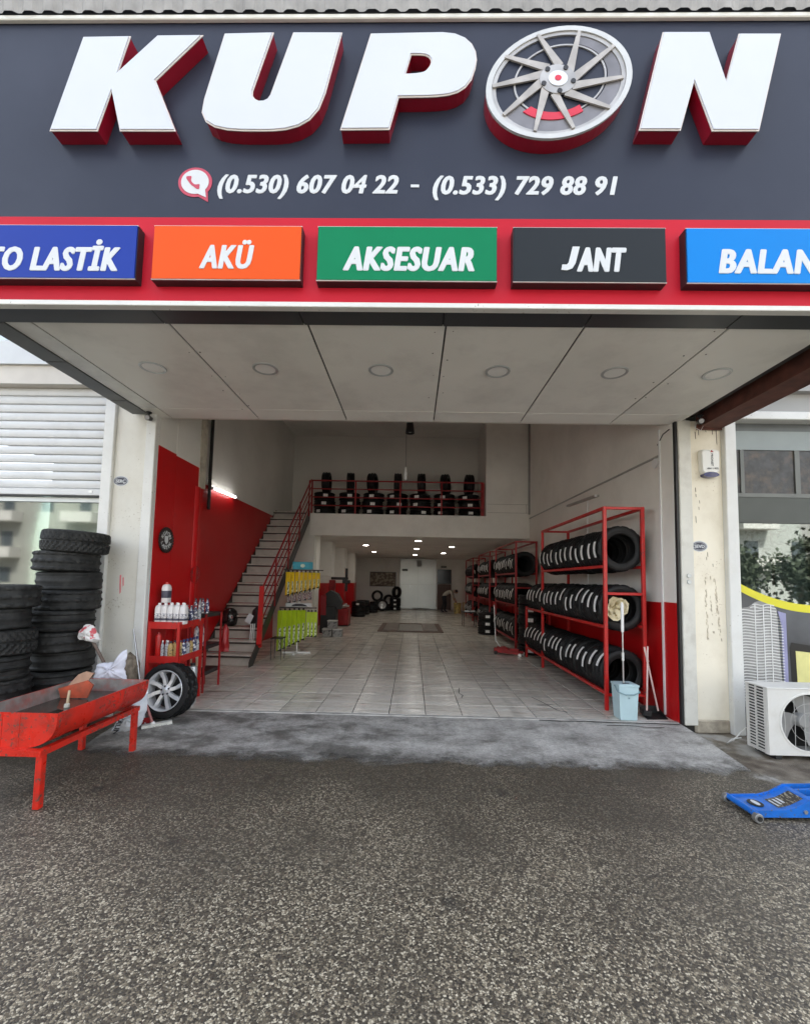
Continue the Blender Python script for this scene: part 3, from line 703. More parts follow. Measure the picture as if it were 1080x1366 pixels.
# ------------------------------------------------------------------ canopy with soffit panels
canopy = thing('canopy', 'flat canopy soffit of grey-white panels over the shop entrance', 'canopy', (0, 4.3, 3.69))
SOF = mat('soffit_panel', (0.86, 0.85, 0.80), 0.42, var=0.04, vs=1.2, rvar=0.06, dirt=(0.40, 0.39, 0.36), dirt_amt=0.3, dirt_scale=1.5)
SOF_W = mat('wrinkled_foil', (0.72, 0.72, 0.69), 0.35, var=0.1, vs=6, bump=0.9, bs=7)
xs = [-3.17, -2.03, -0.89, 0.23, 1.34, 2.48, 3.32]
for a, b in zip(xs[:-1], xs[1:]):
    part('soffit_panel', SOF, canopy, (a + .008, b - .008, 3.37, 5.145, 3.69, 3.705), b=0.003)
    part('soffit_strip', SOF, canopy, (a + .008, b - .008, 5.152, 5.47, 3.689, 3.705), b=0.003)
part('soffit_panel', SOF_W, canopy, (-3.39, -3.178, 3.37, 5.145, 3.69, 3.705))
part('soffit_strip', SOF, canopy, (-3.39, -3.178, 5.152, 5.47, 3.689, 3.705))
part('soffit_backing', BLACK, canopy, (-3.40, 3.32, 3.2, 5.47, 3.712, 3.74))
part('front_trim', DKGREY, canopy, (-3.62, -2.06, 3.16, 3.362, 3.682, 3.71), (-2.05, -0.92, 3.16, 3.362, 3.681, 3.71), (-0.91, 0.20, 3.16, 3.362, 3.682, 3.71), (0.21, 1.32, 3.16, 3.362, 3.681, 3.71), (1.33, 2.44, 3.16, 3.362, 3.682, 3.71), (2.45, 3.8, 3.16, 3.362, 3.681, 3.71))
DG2 = mat('grey_edge_cladding', (0.10, 0.105, 0.105), 0.5, var=0.15, vs=3)
for ya, yb in ((3.37, 4.0), (4.01, 4.9), (4.91, 5.33)):
    part('edge_trim', DG2, canopy, (-3.60, -3.395, ya, yb, 3.678, 3.98), b=0.004)
part('edge_trim', BLACK, canopy, (3.33, 3.44, 3.37, 5.35, 3.74, 3.80))
sa = MB()
for k in range(34):
    y = 3.45 + k * 0.055
    sa.box(3.325, 3.335, y, y + 0.035, 3.700, 3.735)
sa.box(3.325, 3.44, 3.37, 5.3, 3.736, 3.739)
sa.build('slotted_angle', DARK_ST, canopy)
part('roof_deck', DKGREY, canopy, (-3.6, 3.9, 3.16, 5.46, 4.0, 4.06))

rsx = random.Random(31)
SPK_ = mat('soffit_speck', (0.08, 0.075, 0.07), 0.8)
for k in range(26):      # screw heads and open drill holes along the panel edges
    x = xs[k % 6] + (0.05 if k % 2 else 1.05) + rsx.uniform(-.03, .03); y = 3.42 + (k // 6) * 0.42 + rsx.uniform(-.08, .08)
    rr = rsx.uniform(.004, .009)
    if x < 3.28: MB().lathe([(0.0, -.0015), (rr, -.0012), (rr, .001), (0, .001)], 8, (x, y, 3.6892)).build('screw', SPK_, canopy)
RUST = mat('rusty_red_oxide', (0.125, 0.043, 0.03), 0.75, var=0.3, vs=7, bump=0.3, bs=50, dirt=(0.05, 0.03, 0.025), dirt_amt=0.6, dirt_scale=5)
beam = thing('steel_beam', 'rust-red steel channel beam under the right edge of the canopy', 'beam', (3.62, 4.2, 3.6))
part('web', RUST, beam, (3.505, 3.52, 3.2, 5.34, 3.62, 3.86))
part('flange', RUST, beam, (3.505, 3.80, 3.2, 5.34, 3.605, 3.619), (3.505, 3.80, 3.2, 5.34, 3.861, 3.875))
part('end_plate', RUST, beam, (3.49, 3.82, 5.342, 5.352, 3.58, 3.90))

# recessed downlights in the soffit (switched off)
DL_OFF = mat('downlight_diffuser_off', (0.88, 0.88, 0.85), 0.35, var=0.02)
dl = None
for k, x in enumerate((-2.61, -1.49, -0.35, 0.79, 1.92, 2.9)):
    lab = 'round white downlight switched off, %s from the left in the canopy soffit' % ORD[k]
    if dl is None:
        dl = thing('soffit_downlight', lab, 'downlight', (x, 4.12, 3.69), group='unlit soffit downlights')
        MB().lathe([(0.098, 0.004), (0.098, -0.006), (0.118, -0.009), (0.124, -0.003), (0.124, 0.004)], 32, closed=True).build('ring', ALU_G, dl, 40, local=True)
        MB().lathe([(0.0, -0.005), (0.097, -0.003), (0.097, 0.003), (0.0, 0.004)], 32).build('diffuser', DL_OFF, dl, 40, local=True)
    else:
        dup(dl, (x, 4.12, 3.69), (0, 0, 0), lab)

# ------------------------------------------------------------------ signboard
sign = thing('signboard', 'large dark grey shop sign reading KUPON with red band of coloured service panels', 'sign', (0, 3.2, 3.66))
PANEL = mat('signboard_slate', (0.028, 0.033, 0.052), 0.36, var=0.08, vs=0.7, rvar=0.08, spec=0.22, dirt=(0.045, 0.05, 0.072), dirt_amt=0.4, dirt_scale=0.7)
part('back_panel', PANEL, sign, (-3.62, 3.75, 3.12, 3.158, 4.384, 6.2))
part('red_band', mat('band_red', (0.50, 0.014, 0.030), 0.45, var=0.06, vs=1, spec=0.15), sign, (-3.62, 3.75, 3.114, 3.158, 3.704, 4.381))
part('bottom_trim', ALU_W, sign, (-3.64, 3.77, 3.095, 3.158, 3.662, 3.701), b=0.004)
part('side_cladding', DKGREY, sign, (-3.64, -3.622, 3.125, 3.36, 3.70, 6.2), (3.752, 3.77, 3.125, 3.36, 3.70, 6.2))
KP = [(-2.609, 5.756), (-2.251, 5.761), (-2.326, 5.454), (-2.033, 5.766), (-1.694, 5.768), (-2.033, 5.395), (-1.857, 4.986), (-2.271, 4.986), (-2.36, 5.318), (-2.452, 4.986), (-2.808, 4.986)]
UP = [(-1.513, 5.78), (-1.147, 5.788), (-1.283, 5.307), (-1.283, 5.265), (-1.262, 5.237), (-1.23, 5.223), (-1.193, 5.225), (-1.16, 5.242), (-1.139, 5.276), (-0.986, 5.788), (-0.622, 5.786), (-0.731, 5.291), (-0.775, 5.163), (-0.841, 5.077), (-0.924, 5.025), (-1.017, 4.998), (-1.117, 4.988), (-1.218, 4.987), (-1.342, 4.988), (-1.457, 4.996), (-1.552, 5.018), (-1.621, 5.061), (-1.654, 5.133), (-1.642, 5.24)]
PP = [(-0.393, 5.776), (0.147, 5.786), (0.242, 5.774), (0.315, 5.741), (0.365, 5.692), (0.394, 5.631), (0.403, 5.562), (0.393, 5.489), (0.365, 5.4), (0.322, 5.339), (0.266, 5.3), (0.199, 5.278), (0.124, 5.268), (0.042, 5.263), (-0.177, 5.26), (-0.241, 5.0), (-0.6, 4.996)]
PH = [(-0.088, 5.607), (-0.02, 5.607), (0.021, 5.602), (0.048, 5.588), (0.063, 5.567), (0.067, 5.544), (0.062, 5.519), (0.049, 5.496), (0.033, 5.475), (0.012, 5.461), (-0.015, 5.453), (-0.047, 5.448), (-0.086, 5.445), (-0.13, 5.444)]
NP = [(1.613, 4.995), (1.803, 5.78), (2.141, 5.779), (2.253, 5.376), (2.365, 5.765), (2.665, 5.764), (2.477, 4.99), (2.145, 4.99), (2.02, 5.388), (1.908, 4.995)]
RET = mat('letter_return_red', (0.30, 0.006, 0.022), 0.28, var=0.05, coat=0.3)
FACE = mat('letter_face_acrylic', (0.57, 0.595, 0.65), 0.35, var=0.015, vs=2)
TRIMW = mat('letter_trim', (0.66, 0.60, 0.56), 0.35, var=0.03)
def plate(mb, polys, y0, y1):
    v, f = curve_mesh(polys, y1 - y0)
    return mb.add([(p[0], (y0 + y1) / 2 - p[2], p[1]) for p in v], f)
def offset_poly(poly, d):
    n = len(poly); out = []
    ar = sum(poly[i][0] * poly[(i + 1) % n][1] - poly[(i + 1) % n][0] * poly[i][1] for i in range(n)); s = 1 if ar > 0 else -1
    for i in range(n):
        a, b, c = Vector(poly[i - 1]), Vector(poly[i]), Vector(poly[(i + 1) % n])
        d1, d2 = (b - a).normalized(), (c - b).normalized()
        n1, n2 = Vector((d1.y, -d1.x)) * s, Vector((d2.y, -d2.x)) * s
        k = (n1 + n2); k = k / max(0.35, k.dot(k) / 2) if k.length > 1e-4 else n1
        out.append((b.x + k.x * d, b.y + k.y * d))
    return out
for nm, polys in (('K', [KP]), ('U', [UP]), ('P', [PP, PH]), ('N', [NP])):
    o = plate(MB(), polys, 3.017, 3.119).build('letter', RET, sign)
    tag(o, 'raised white letter %s with red sides' % nm)
    plate(MB(), [offset_poly(polys[0], 0.006)] + [offset_poly(p, -0.004) for p in polys[1:]], 3.011, 3.0165).build('letter_trim', TRIMW, o)
    plate(MB(), [offset_poly(polys[0], -0.004)] + [offset_poly(p, 0.004) for p in polys[1:]], 3.003, 3.0105).build('letter_face', FACE, o)
# the O: an elliptical disc carrying a relief of a ten-spoke alloy wheel
OC = Vector((1.019, 5.369)); RHO = 0.17; SXo, SYo = 0.540, 0.455
def om(r, t, cx=0.0, cz=0.0):
    c, s = r * cos(t) + cx, r * sin(t) + cz
    return (OC.x + SXo * c, OC.y + SYo * (RHO * c + sqrt(1 - RHO * RHO) * s))
def oell(r, n=56): return [om(r, 2 * pi * k / n) for k in range(n)]
olet = plate(MB(), [oell(1.0)], 3.022, 3.119).build('letter', RET, sign)
tag(olet, 'letter O drawn as a ten-spoke alloy wheel')
plate(MB(), [oell(0.995)], 3.017, 3.0215).build('letter_face', PANEL, olet)
ALLOY_P = mat('printed_alloy', (0.42, 0.41, 0.40), 0.35, metal=0.35, var=0.18, vs=5)
ALLOY_D = mat('printed_barrel', (0.20, 0.195, 0.21), 0.35, metal=0.2, var=0.35, vs=3)
plate(MB(), [oell(1.005), oell(0.925)], 2.998, 3.0165).build('outer_lip', mat('printed_lip', (0.56, 0.56, 0.54), 0.25, metal=0.3, var=0.06), olet)
plate(MB(), [oell(0.922), oell(0.865)], 3.006, 3.0165).build('inner_lip', ALLOY_P, olet)
crescent = [om(0.862, radians(a)) for a in range(-150, 75, 8)] + [om(0.66, radians(a), 0.02, 0.06) for a in range(72, -154, -8)]
plate(MB(), [crescent], 3.011, 3.0165).build('barrel', ALLOY_D, olet)
ring2 = [om(0.64, 2 * pi * k / 48, 0.02, 0.06) for k in range(48)]; ring3 = [om(0.615, 2 * pi * k / 48, 0.02, 0.06) for k in range(48)]
plate(MB(), [ring2, ring3], 3.008, 3.0165).build('barrel_ring', ALLOY_P, olet)
cal = [om(0.66, radians(a), 0.0, 0.0) for a in range(222, 306, 6)] + [om(0.53, radians(a), 0, 0) for a in range(302, 222, -6)]
plate(MB(), [cal], 3.004, 3.0125).build('brake_caliper', mat('caliper_red', (0.60, 0.02, 0.05), 0.4), olet)
SPK = mat('printed_spoke', (0.42, 0.39, 0.355), 0.3, metal=0.3, var=0.2, vs=7)
HC = Vector((1.008, 5.381))
ends = [(0.862, 5.751), (1.173, 5.78), (1.427, 5.659), (1.494, 5.404), (1.394, 5.157), (1.124, 4.994), (0.84, 4.97), (0.608, 5.099), (0.526, 5.328), (0.617, 5.572)]
for e in ends:
    e = Vector(e); d = e - HC; L0 = d.length; u = d / L0; nrm = Vector((u.y, -u.x))
    root = HC + u * 0.10 + nrm * 0.055
    pr = (e - root).normalized(); pn = Vector((pr.y, -pr.x))
    tri = [root + pn * 0.032, root - pn * 0.032, e - pn * 0.012, e + pn * 0.012]
    plate(MB(), [[(p.x, p.y) for p in tri]], 2.994, 3.006).build('spoke', SPK, olet)
plate(MB(), [[(HC.x + 0.135 * cos(2 * pi * k / 20), HC.y + 0.118 * sin(2 * pi * k / 20)) for k in range(20)]], 2.990, 3.005).build('hub', ALLOY_P, olet)
plate(MB(), [[(HC.x + 0.072 * cos(2 * pi * k / 20), HC.y + 0.062 * sin(2 * pi * k / 20)) for k in range(20)]], 2.985, 2.9895).build('centre_cap', CHROME, olet)
plate(MB(), [[(HC.x + 0.025 * cos(2 * pi * k / 12), HC.y + 0.022 * sin(2 * pi * k / 12)) for k in range(12)]], 2.982, 2.9845).build('cap_emblem', mat('caliper_red', (0.6, 0.02, 0.05)), olet)
for k in range(5):
    a = radians(60 + 72 * k); c = (HC.x + 0.115 * cos(a), HC.y + 0.10 * sin(a))
    plate(MB(), [[(c[0] + 0.019 * cos(2 * pi * q / 10), c[1] + 0.019 * sin(2 * pi * q / 10)) for q in range(10)]], 2.984, 2.9895).build('lug_hole', BLACK, olet)
# telephone line with its speech-bubble symbol
PRW = mat('print_white', (0.60, 0.62, 0.63), 0.45, var=0.02)
ph = MB()
text_fit(ph, '(0.530) 607 04 22', -1.562, -0.165, 4.590, 0.150, 3.116, 0.004, 0.034, 0.22, spacing=1.07)
ph.build('phone_number', PRW, sign); ph = MB()
text_fit(ph, '(0.533) 729 88 91', 0.095, 1.498, 4.585, 0.150, 3.116, 0.004, 0.034, 0.22, spacing=1.07)
ph.build('phone_number', PRW, sign); ph = MB()
ph.box(-0.072, -0.008, 3.114, 3.118, 4.635, 4.657)
ph.build('dash', PRW, sign)
ic = MB(); BR = mat('bubble_red', (0.48, 0.05, 0.09), 0.45, var=0.05)
def bub(r, tail): return [(-1.737 + r * cos(radians(a)), 4.672 + r * 0.92 * sin(radians(a))) for a in range(-40, 292, 12)] + [tail]
bo = plate(MB(), [bub(0.132, (-1.628, 4.510))], 3.1155, 3.119).build('phone_symbol', BR, sign)
plate(MB(), [bub(0.108, (-1.645, 4.545))], 3.112, 3.1150).build('bubble', PRW, bo)
hs = []
for a in range(0, 95, 10): hs.append((-1.700 + 0.085 * cos(radians(180 + a)), 4.715 + 0.085 * sin(radians(180 + a))))
hand = MB().tube([(p[0], 3.110, p[1]) for p in hs], [0.020, 0.020, 0.014, 0.010, 0.010, 0.010, 0.010, 0.014, 0.020, 0.020][:len(hs)], 8)
hand.v = [(p[0], 3.110 + (p[1] - 3.110) * 0.12, p[2]) for p in hand.v]
hand.build('handset', BR, bo)
# service panels
SPC = {'OTO LASTİK': ((-3.40, -2.10), (0.014, 0.042, 0.30), (-3.385, -2.218, 3.888)),
       'AKÜ': ((-1.98, -0.868), (0.72, 0.085, 0.008), (-1.622, -1.218, 3.912)),
       'AKSESUAR': ((-0.752, 0.574), (0.0, 0.185, 0.075), (-0.557, 0.409, 3.905)),
       'JANT': ((0.69, 1.80), (0.020, 0.024, 0.028), (1.031, 1.510, 3.908)),
       'BALANS': ((1.943, 3.28), (0.0, 0.20, 0.62), (2.167, 2.990, 3.902))}
NAMES = {'OTO LASTİK': 'blue', 'AKÜ': 'orange', 'AKSESUAR': 'green', 'JANT': 'charcoal', 'BALANS': 'sky blue'}
for txt, ((x0, x1), c, (t0, t1, tz)) in SPC.items():
    o = part('service_panel', mat('panel_side_dark', (0.02, 0.018, 0.02), 0.4), sign, (x0, x1, 3.042, 3.113, 3.822, 4.246))
    tag(o, '%s service panel reading %s' % (NAMES[txt], txt))
    part('panel_face', mat('panel_face_' + NAMES[txt], c, 0.4, var=0.03, vs=2, spec=0.15), o, (x0 + .006, x1 - .006, 3.030, 3.0415, 3.828, 4.240))
    part('panel_trim', mat('panel_trim', (0.55, 0.52, 0.5), 0.4), o, (x0, x1, 3.034, 3.0415, 4.2405, 4.246), (x0, x1, 3.034, 3.0415, 3.822, 3.8275))
    if txt == 'JANT':      # the J stands on the baseline like its neighbours
        jb = MB(); k = 0.182; jx = t0; sl = 0.20 * k
        jpts = [(jx + .055, .62), (jx + .055, k), (jx + .105, k), (jx + .105, .05), (jx + .085, .012), (jx + .05, 0), (jx + .012, .004), (jx, .05), (jx + .035, .052), (jx + .05, .048)]
        jpts = [(jx + .052, k), (jx + .104, k), (jx + .098, .055), (jx + .083, .016), (jx + .048, 0), (jx + .005, .004), (jx + .004, .044), (jx + .036, .044), (jx + .047, .06)]
        plate(jb, [[(p[0] + 0.20 * p[1], tz + p[1]) for p in jpts]], 3.0235, 3.0285).build('lettering', PRW, o)
        txt, t0 = 'ANT', t0 + 0.118
    text_fit(MB(), txt, t0, t1, tz, 0.182, 3.026, 0.005, 0.036 if txt == 'AKÜ' else 0.048, 0.20, spacing=1.14).build('lettering', PRW, o)

# corrugated eave over the sign
eave = thing('corrugated_eave', 'corrugated metal eave with pale edge strip above the signboard', 'eave', (0, 3.0, 5.94))
part('edge_strip', mat('eave_strip', (0.68, 0.67, 0.62), 0.5, var=0.1, vs=4, dirt=(0.35, 0.32, 0.27), dirt_amt=0.5), eave, (-4.2, 4.2, 3.085, 3.118, 6.02, 6.06), b=0.006)
cg = MB(); nn = 520
for i in range(nn + 1):
    x = -4.2 + 8.4 * i / nn; ph_ = (x / 0.16) % 1.0
    y = 3.08 - 0.018 * min(1, max(0, (0.5 - abs(ph_ - 0.5)) * 6 - 0.8))
    cg.v += [(x, y, 6.064), (x, y - 0.06, 6.6)]
for i in range(nn): cg.f.append((2 * i, 2 * i + 2, 2 * i + 3, 2 * i + 1))
cg.build('corrugated_sheet', mat('weathered_sheet', (0.30, 0.285, 0.26), 0.5, metal=0.3, var=0.2, vs=5), eave)
part('sheet_backing', DKGREY, eave, (-4.2, 4.2, 3.09, 3.11, 6.064, 6.6))

# ------------------------------------------------------------------ small fittings on the pilasters
alarm = thing('alarm_siren', 'white alarm siren box with blue strobe high on the right pilaster', 'siren', (3.62, 5.375, 2.96))
av = MB()
prof = [(3.515, 3.30), (3.535, 3.325), (3.715, 3.325), (3.742, 3.30), (3.735, 3.06), (3.70, 3.015), (3.55, 3.015), (3.52, 3.06)]
n_ = len(prof)
ctr = Vector((3.628, 3.17))
inner = [tuple(ctr + (Vector(p) - ctr) * 0.90) for p in prof]
av.add([(p[0], 5.375, p[1]) for p in prof] + [(p[0], 5.325, p[1]) for p in prof] + [(p[0], 5.305, p[1]) for p in inner],
       [tuple(range(n_))] + [(i, (i + 1) % n_, (i + 1) % n_ + n_, i + n_) for i in range(n_)] + [(i + n_, (i + 1) % n_ + n_, (i + 1) % n_ + 2 * n_, i + 2 * n_) for i in range(n_)] + [tuple(range(2 * n_, 3 * n_))])
av.build('housing', mat('siren_white', (0.78, 0.77, 0.72), 0.4, var=0.04), alarm, 30)
plate(MB(), [[(3.628 + 0.095 * cos(radians(a)), 3.005 + (0.038 if sin(radians(a)) > 0 else 0.03) * sin(radians(a))) for a in range(0, 360, 15)]], 5.30, 5.37).build('strobe', mat('strobe_blue', (0.01, 0.012, 0.10), 0.15, coat=0.5), alarm)
INK = mat('ink_black', (0.02, 0.02, 0.025), 0.5)
tv, tf = text_mesh('PRONET', 0.002, 0.012, 0.0)
a0, a1 = min(p[0] for p in tv), max(p[0] for p in tv)
k_ = 0.155 / (a1 - a0)
MB().add([(3.628 + p[1] * k_ * 0.9, 5.3035 - p[2], 3.270 - (p[0] - a0) * k_) for p in tv], tf).build('lettering', INK, alarm)
text_fit(MB(), '444 1 975', 3.578, 3.715, 3.072, 0.026, 5.302, 0.002, 0.012, 0.0).build('lettering', INK, alarm)
MB().prism([(3.635, 3.315), (3.660, 3.288), (3.622, 3.288)], 5.300, 5.304).build('logo', mat('logo_red', (0.35, 0.02, 0.03), 0.5), alarm)

for lab, cx_, cz_, tx in (('oval navy sticker on the left pilaster beside the shutter', -3.725, 2.825, 'SERÇ'), ('oval black sticker halfway up the right pilaster', 3.502, 2.13, 'SEVD')):
    stk = thing('oval_sticker', lab, 'sticker', (cx_, 5.37, cz_))
    yb = 5.379 if cx_ < 0 else 5.374
    ov = lambda a, b: [(cx_ + a * cos(2 * pi * k / 28), cz_ + b * sin(2 * pi * k / 28)) for k in range(28)]
    plate(MB(), [ov(0.098, 0.066)], yb - .0015, yb - .0003).build('border', PRW, stk)
    plate(MB(), [ov(0.086, 0.055)], yb - .0030, yb - .0018).build('field', mat('sticker_navy', (0.03, 0.032, 0.06), 0.4), stk)
    plate(MB(), [ov(0.078, 0.047), ov(0.074, 0.043)], yb - .0045, yb - .0033).build('ring', PRW, stk)
    text_fit(MB(), tx, cx_ - 0.062, cx_ + 0.062, cz_ - 0.020, 0.040, yb - .0055, 0.002, 0.03, 0.0).build('lettering', PRW, stk)

# pink paint smear on the left pilaster, scuffs on the right one, keyhole plates
sm = thing('paint_marks', 'two short pink paint smears low on the left pilaster', 'paint mark', (-3.62, 5.378, 1.55))
for x, z0, z1, w in ((-3.645, 1.40, 1.63, 0.011), (-3.61, 1.49, 1.60, 0.008)):
    MB().prism([(x - w, z1), (x + w * .6, z1 + .01), (x + w, (z0 + z1) / 2), (x + w * 1.4, z0 + .02), (x, z0), (x - w * .8, (z0 + z1) / 2)], 5.3765, 5.379).build('smear', mat('pink_paint', (0.78, 0.22, 0.24), 0.6), sm)
sc = thing('scuff_marks', 'brown scuffs and flaked paint down the cream right pilaster', 'scuff', (3.6, 5.373, 1.2))
SCF = mat('scuff_brown', (0.56, 0.49, 0.38), 0.8, var=0.2)
SCD = mat('flake_dark', (0.16, 0.12, 0.09), 0.8, var=0.2)
rs = random.Random(5); s1, s2 = MB(), MB()
for k in range(90):
    t = rs.random(); lane = rs.choice((0, 0, 1, 1, 2)); x = 3.555 + (0.0, 0.115, 0.06)[lane] + (1 - t) * (0.02, 0.055, 0.03)[lane] + rs.uniform(-.012, .012); z = 0.98 + t * 0.78; w = rs.uniform(.002, .008); h = rs.uniform(.006, .026)
    s1.prism([(x - w, z + h), (x + w * .5, z + h * .8), (x + w, z - h), (x - w * .3, z - h * .7)], 5.3715, 5.3745)
for x, z, w, h in ((3.475, 2.83, .005, .03), (3.478, 2.76, .004, .02), (3.47, 2.46, .004, .045), (3.52, 2.68, .003, .02), (3.51, 2.60, .003, .02), (3.60, 2.03, .003, .03), (3.585, 1.98, .003, .02), (3.66, 1.9, .003, .02), (3.49, 3.52, .006, .05), (3.53, 3.56, .004, .04), (3.75, 3.5, .005, .10), (3.70, 3.58, .004, .05), (3.62, 3.60, .004, .04)):
    s2.prism([(x - w, z + h), (x + w * .5, z + h * .8), (x + w, z - h), (x - w * .3, z - h * .7)], 5.3715, 5.3745)
s1.build('scuff', SCF, sc); s2.build('flake', SCD, sc)
lk = thing('lock_plate', 'two small round lock covers on the right door jamb', 'lock', (3.345, 5.335, 1.70))
for z in (1.765, 1.69):
    MB().lathe([(0.0, 0.006), (0.024, 0.006), (0.028, 0.0), (0.028, -0.004), (0.0, -0.004)], 16, (3.345, 5.336, z), 'y').build('lock_cover', ALU_G, lk, 40)

# security cameras on both sides
def cctv(label, loc, yaw):
    t = thing('security_camera', label, 'camera', loc, (0, 0, yaw))
    MB().lathe([(0.0, 0.0), (0.034, 0.0), (0.034, -0.015), (0.012, -0.02), (0.012, -0.05), (0.0, -0.05)], 12).build('mount', BLACK, t, 40, local=True)
    b_ = MB().tube([(0.0, 0.10, -0.05), (0, 0.02, -0.07), (0, -0.07, -0.095)], [0.028, 0.033, 0.033], 14)
    b_.build('body', BLACK, t, 50, local=True)
    MB().tube([(0, -0.070, -0.095), (0, -0.082, -0.098)], 0.026, 14).build('lens', mat('lens_glass', (0.06, 0.06, 0.07), 0.08, coat=1.0), t, 40, local=True)
    MB().tube([(0, 0.08, -0.05), (0.05, 0.13, -0.09), (0.02, 0.12, -0.15), (-0.04, 0.1, -0.12), (-0.02, 0.12, -0.03)], 0.004, 5).build('cable', WHITE_P, t, local=True)
cctv('small dark security camera under the left end of the canopy', (-3.35, 5.27, 3.685), radians(20))
cctv('small dark security camera beside the rusty beam', (3.43, 5.18, 3.70), radians(-25))

# ------------------------------------------------------------------ tyres
def tyre_mesh(R, W, rim, style, m, seg=72, seed=1):
    h = W / 2; rs = random.Random(seed)
    tw = 0.41 * W
    zs = [-1, -.82, -.66, -.60, -.36, -.30, -.08, -.02, .02, .08, .30, .36, .60, .66, .82, 1]
    if style == 'directional': zs = [-1, -.85, -.7, -.55, -.4, -.25, -.1, -.05, .05, .1, .25, .4, .55, .7, .85, 1]
    def groove(i, z, k):
        fr = k / seg
        if style == 'rib':
            if .30 <= abs(z) <= .36 or .60 <= abs(z) <= .66 or abs(z) <= .02: return .015
            if abs(z) > .66 and k % 4 == 0: return .010
            return 0
        if style == 'worn':
            if .30 <= abs(z) <= .36 or .60 <= abs(z) <= .66: return .009
            return 0.001 * rs.random()
        if style == 'directional':
            if abs(z) <= .05: return .015
            ph = (fr * 36 + abs(z) * 1.5) % 1.0
            return .015 if ph < .36 else 0
        if style == 'block':
            if .30 <= abs(z) <= .36 or .60 <= abs(z) <= .66: return .015
            ph = (k + (2 if .36 < abs(z) < .6 else 0) + (1 if abs(z) < .3 else 0)) % 4
            return .015 if ph == 0 else 0
        return 0
    prof = []      # (r, z, treadpos or None)
    side = [(rim + .004, -.34 * W), (rim - .004, -.40 * W), (rim + .010, -.455 * W), (rim + .022, -.46 * W), (rim + (R - rim) * .33, -.495 * W), (rim + (R - rim) * .56, -.5 * W), (rim + (R - rim) * .80, -.472 * W), (R - .016, -.44 * W)]
    for r, z in side: prof.append((r, z, None))
    for z in zs: prof.append((R - .007 * z * z, z * tw, z))
    for r, z in side[::-1]: prof.append((r, -z, None))
    for r, z in ((rim + .03, .33), (R - .03, .36), (R - .018, .2), (R - .018, -.2), (R - .03, -.36), (rim + .03, -.33)): prof.append((r, z * W, None))
    mb = MB(); n = len(prof)
    for k in range(seg):
        t = 2 * pi * k / seg
        for i, (r, z, tp) in enumerate(prof):
            rr = r - (groove(i, tp, k) if tp is not None else 0)
            mb.v.append((rr * cos(t), rr * sin(t), z))
    for k in range(seg):
        a, b = k * n, ((k + 1) % seg) * n
        for i in range(n):
            j = (i + 1) % n
            mb.f.append((a + i, b + i, b + j, a + j))
    return mb.mesh('tyre', m, 32)

def sticker_mesh(R, w, ang, m, r_extra=0.003, wz=0.0):
    mb = MB(); ns = 10
    for k in range(ns + 1):
        t = -ang / 2 + ang * k / ns
        for z in (-w / 2, w / 2):
            mb.v.append(((R + r_extra) * cos(t), (R + r_extra) * sin(t), z + wz))
    for k in range(ns): mb.f.append((2 * k, 2 * k + 2, 2 * k + 3, 2 * k + 1))
    return mb.mesh('label_sticker', m)

TM_NEW = [tyre_mesh(0.322, 0.222, 0.205, 'rib', RUB, 64, 1), tyre_mesh(0.325, 0.228, 0.205, 'block', RUB, 64, 2), tyre_mesh(0.316, 0.215, 0.200, 'directional', RUB, 72, 3)]
TR_NEW = [0.322, 0.325, 0.316]
TM_OLD = [tyre_mesh(0.33, 0.25, 0.205, 'directional', RUB_OLD, 108, 4), tyre_mesh(0.325, 0.225, 0.20, 'block', RUB_OLD, 84, 5), tyre_mesh(0.318, 0.215, 0.20, 'worn', RUB_OLD, 60, 6), tyre_mesh(0.328, 0.235, 0.205, 'rib', RUB_OLD, 72, 7)]
SM_STRIP = [sticker_mesh(r, 0.068, 0.70, LABEL, 0.003) for r in TR_NEW]
SM_FLAT = [sticker_mesh(r, 0.085, 0.42, LABEL, 0.003) for r in TR_NEW]

def tyre(label, loc, rot, k, sticker=None, ang=0.0, flat=False, group=None, zoff=0.0):
    """tyre whose axis is local z; the sticker part sits on the tread at angle ang"""
    o = link('tyre', TM_NEW[k], None, loc, rot)
    tag(o, label, 'tyre', group)
    q = random.Random(int(abs(loc[0] * 131 + loc[1] * 977 + loc[2] * 389) * 10)); sc_ = q.uniform(0.975, 1.0); o.scale = (sc_, sc_, q.uniform(0.94, 1.0))
    if sticker:
        s = link('label_sticker', (SM_FLAT if flat else SM_STRIP)[k], o, (0, 0, zoff), (0, 0, ang))
    return o

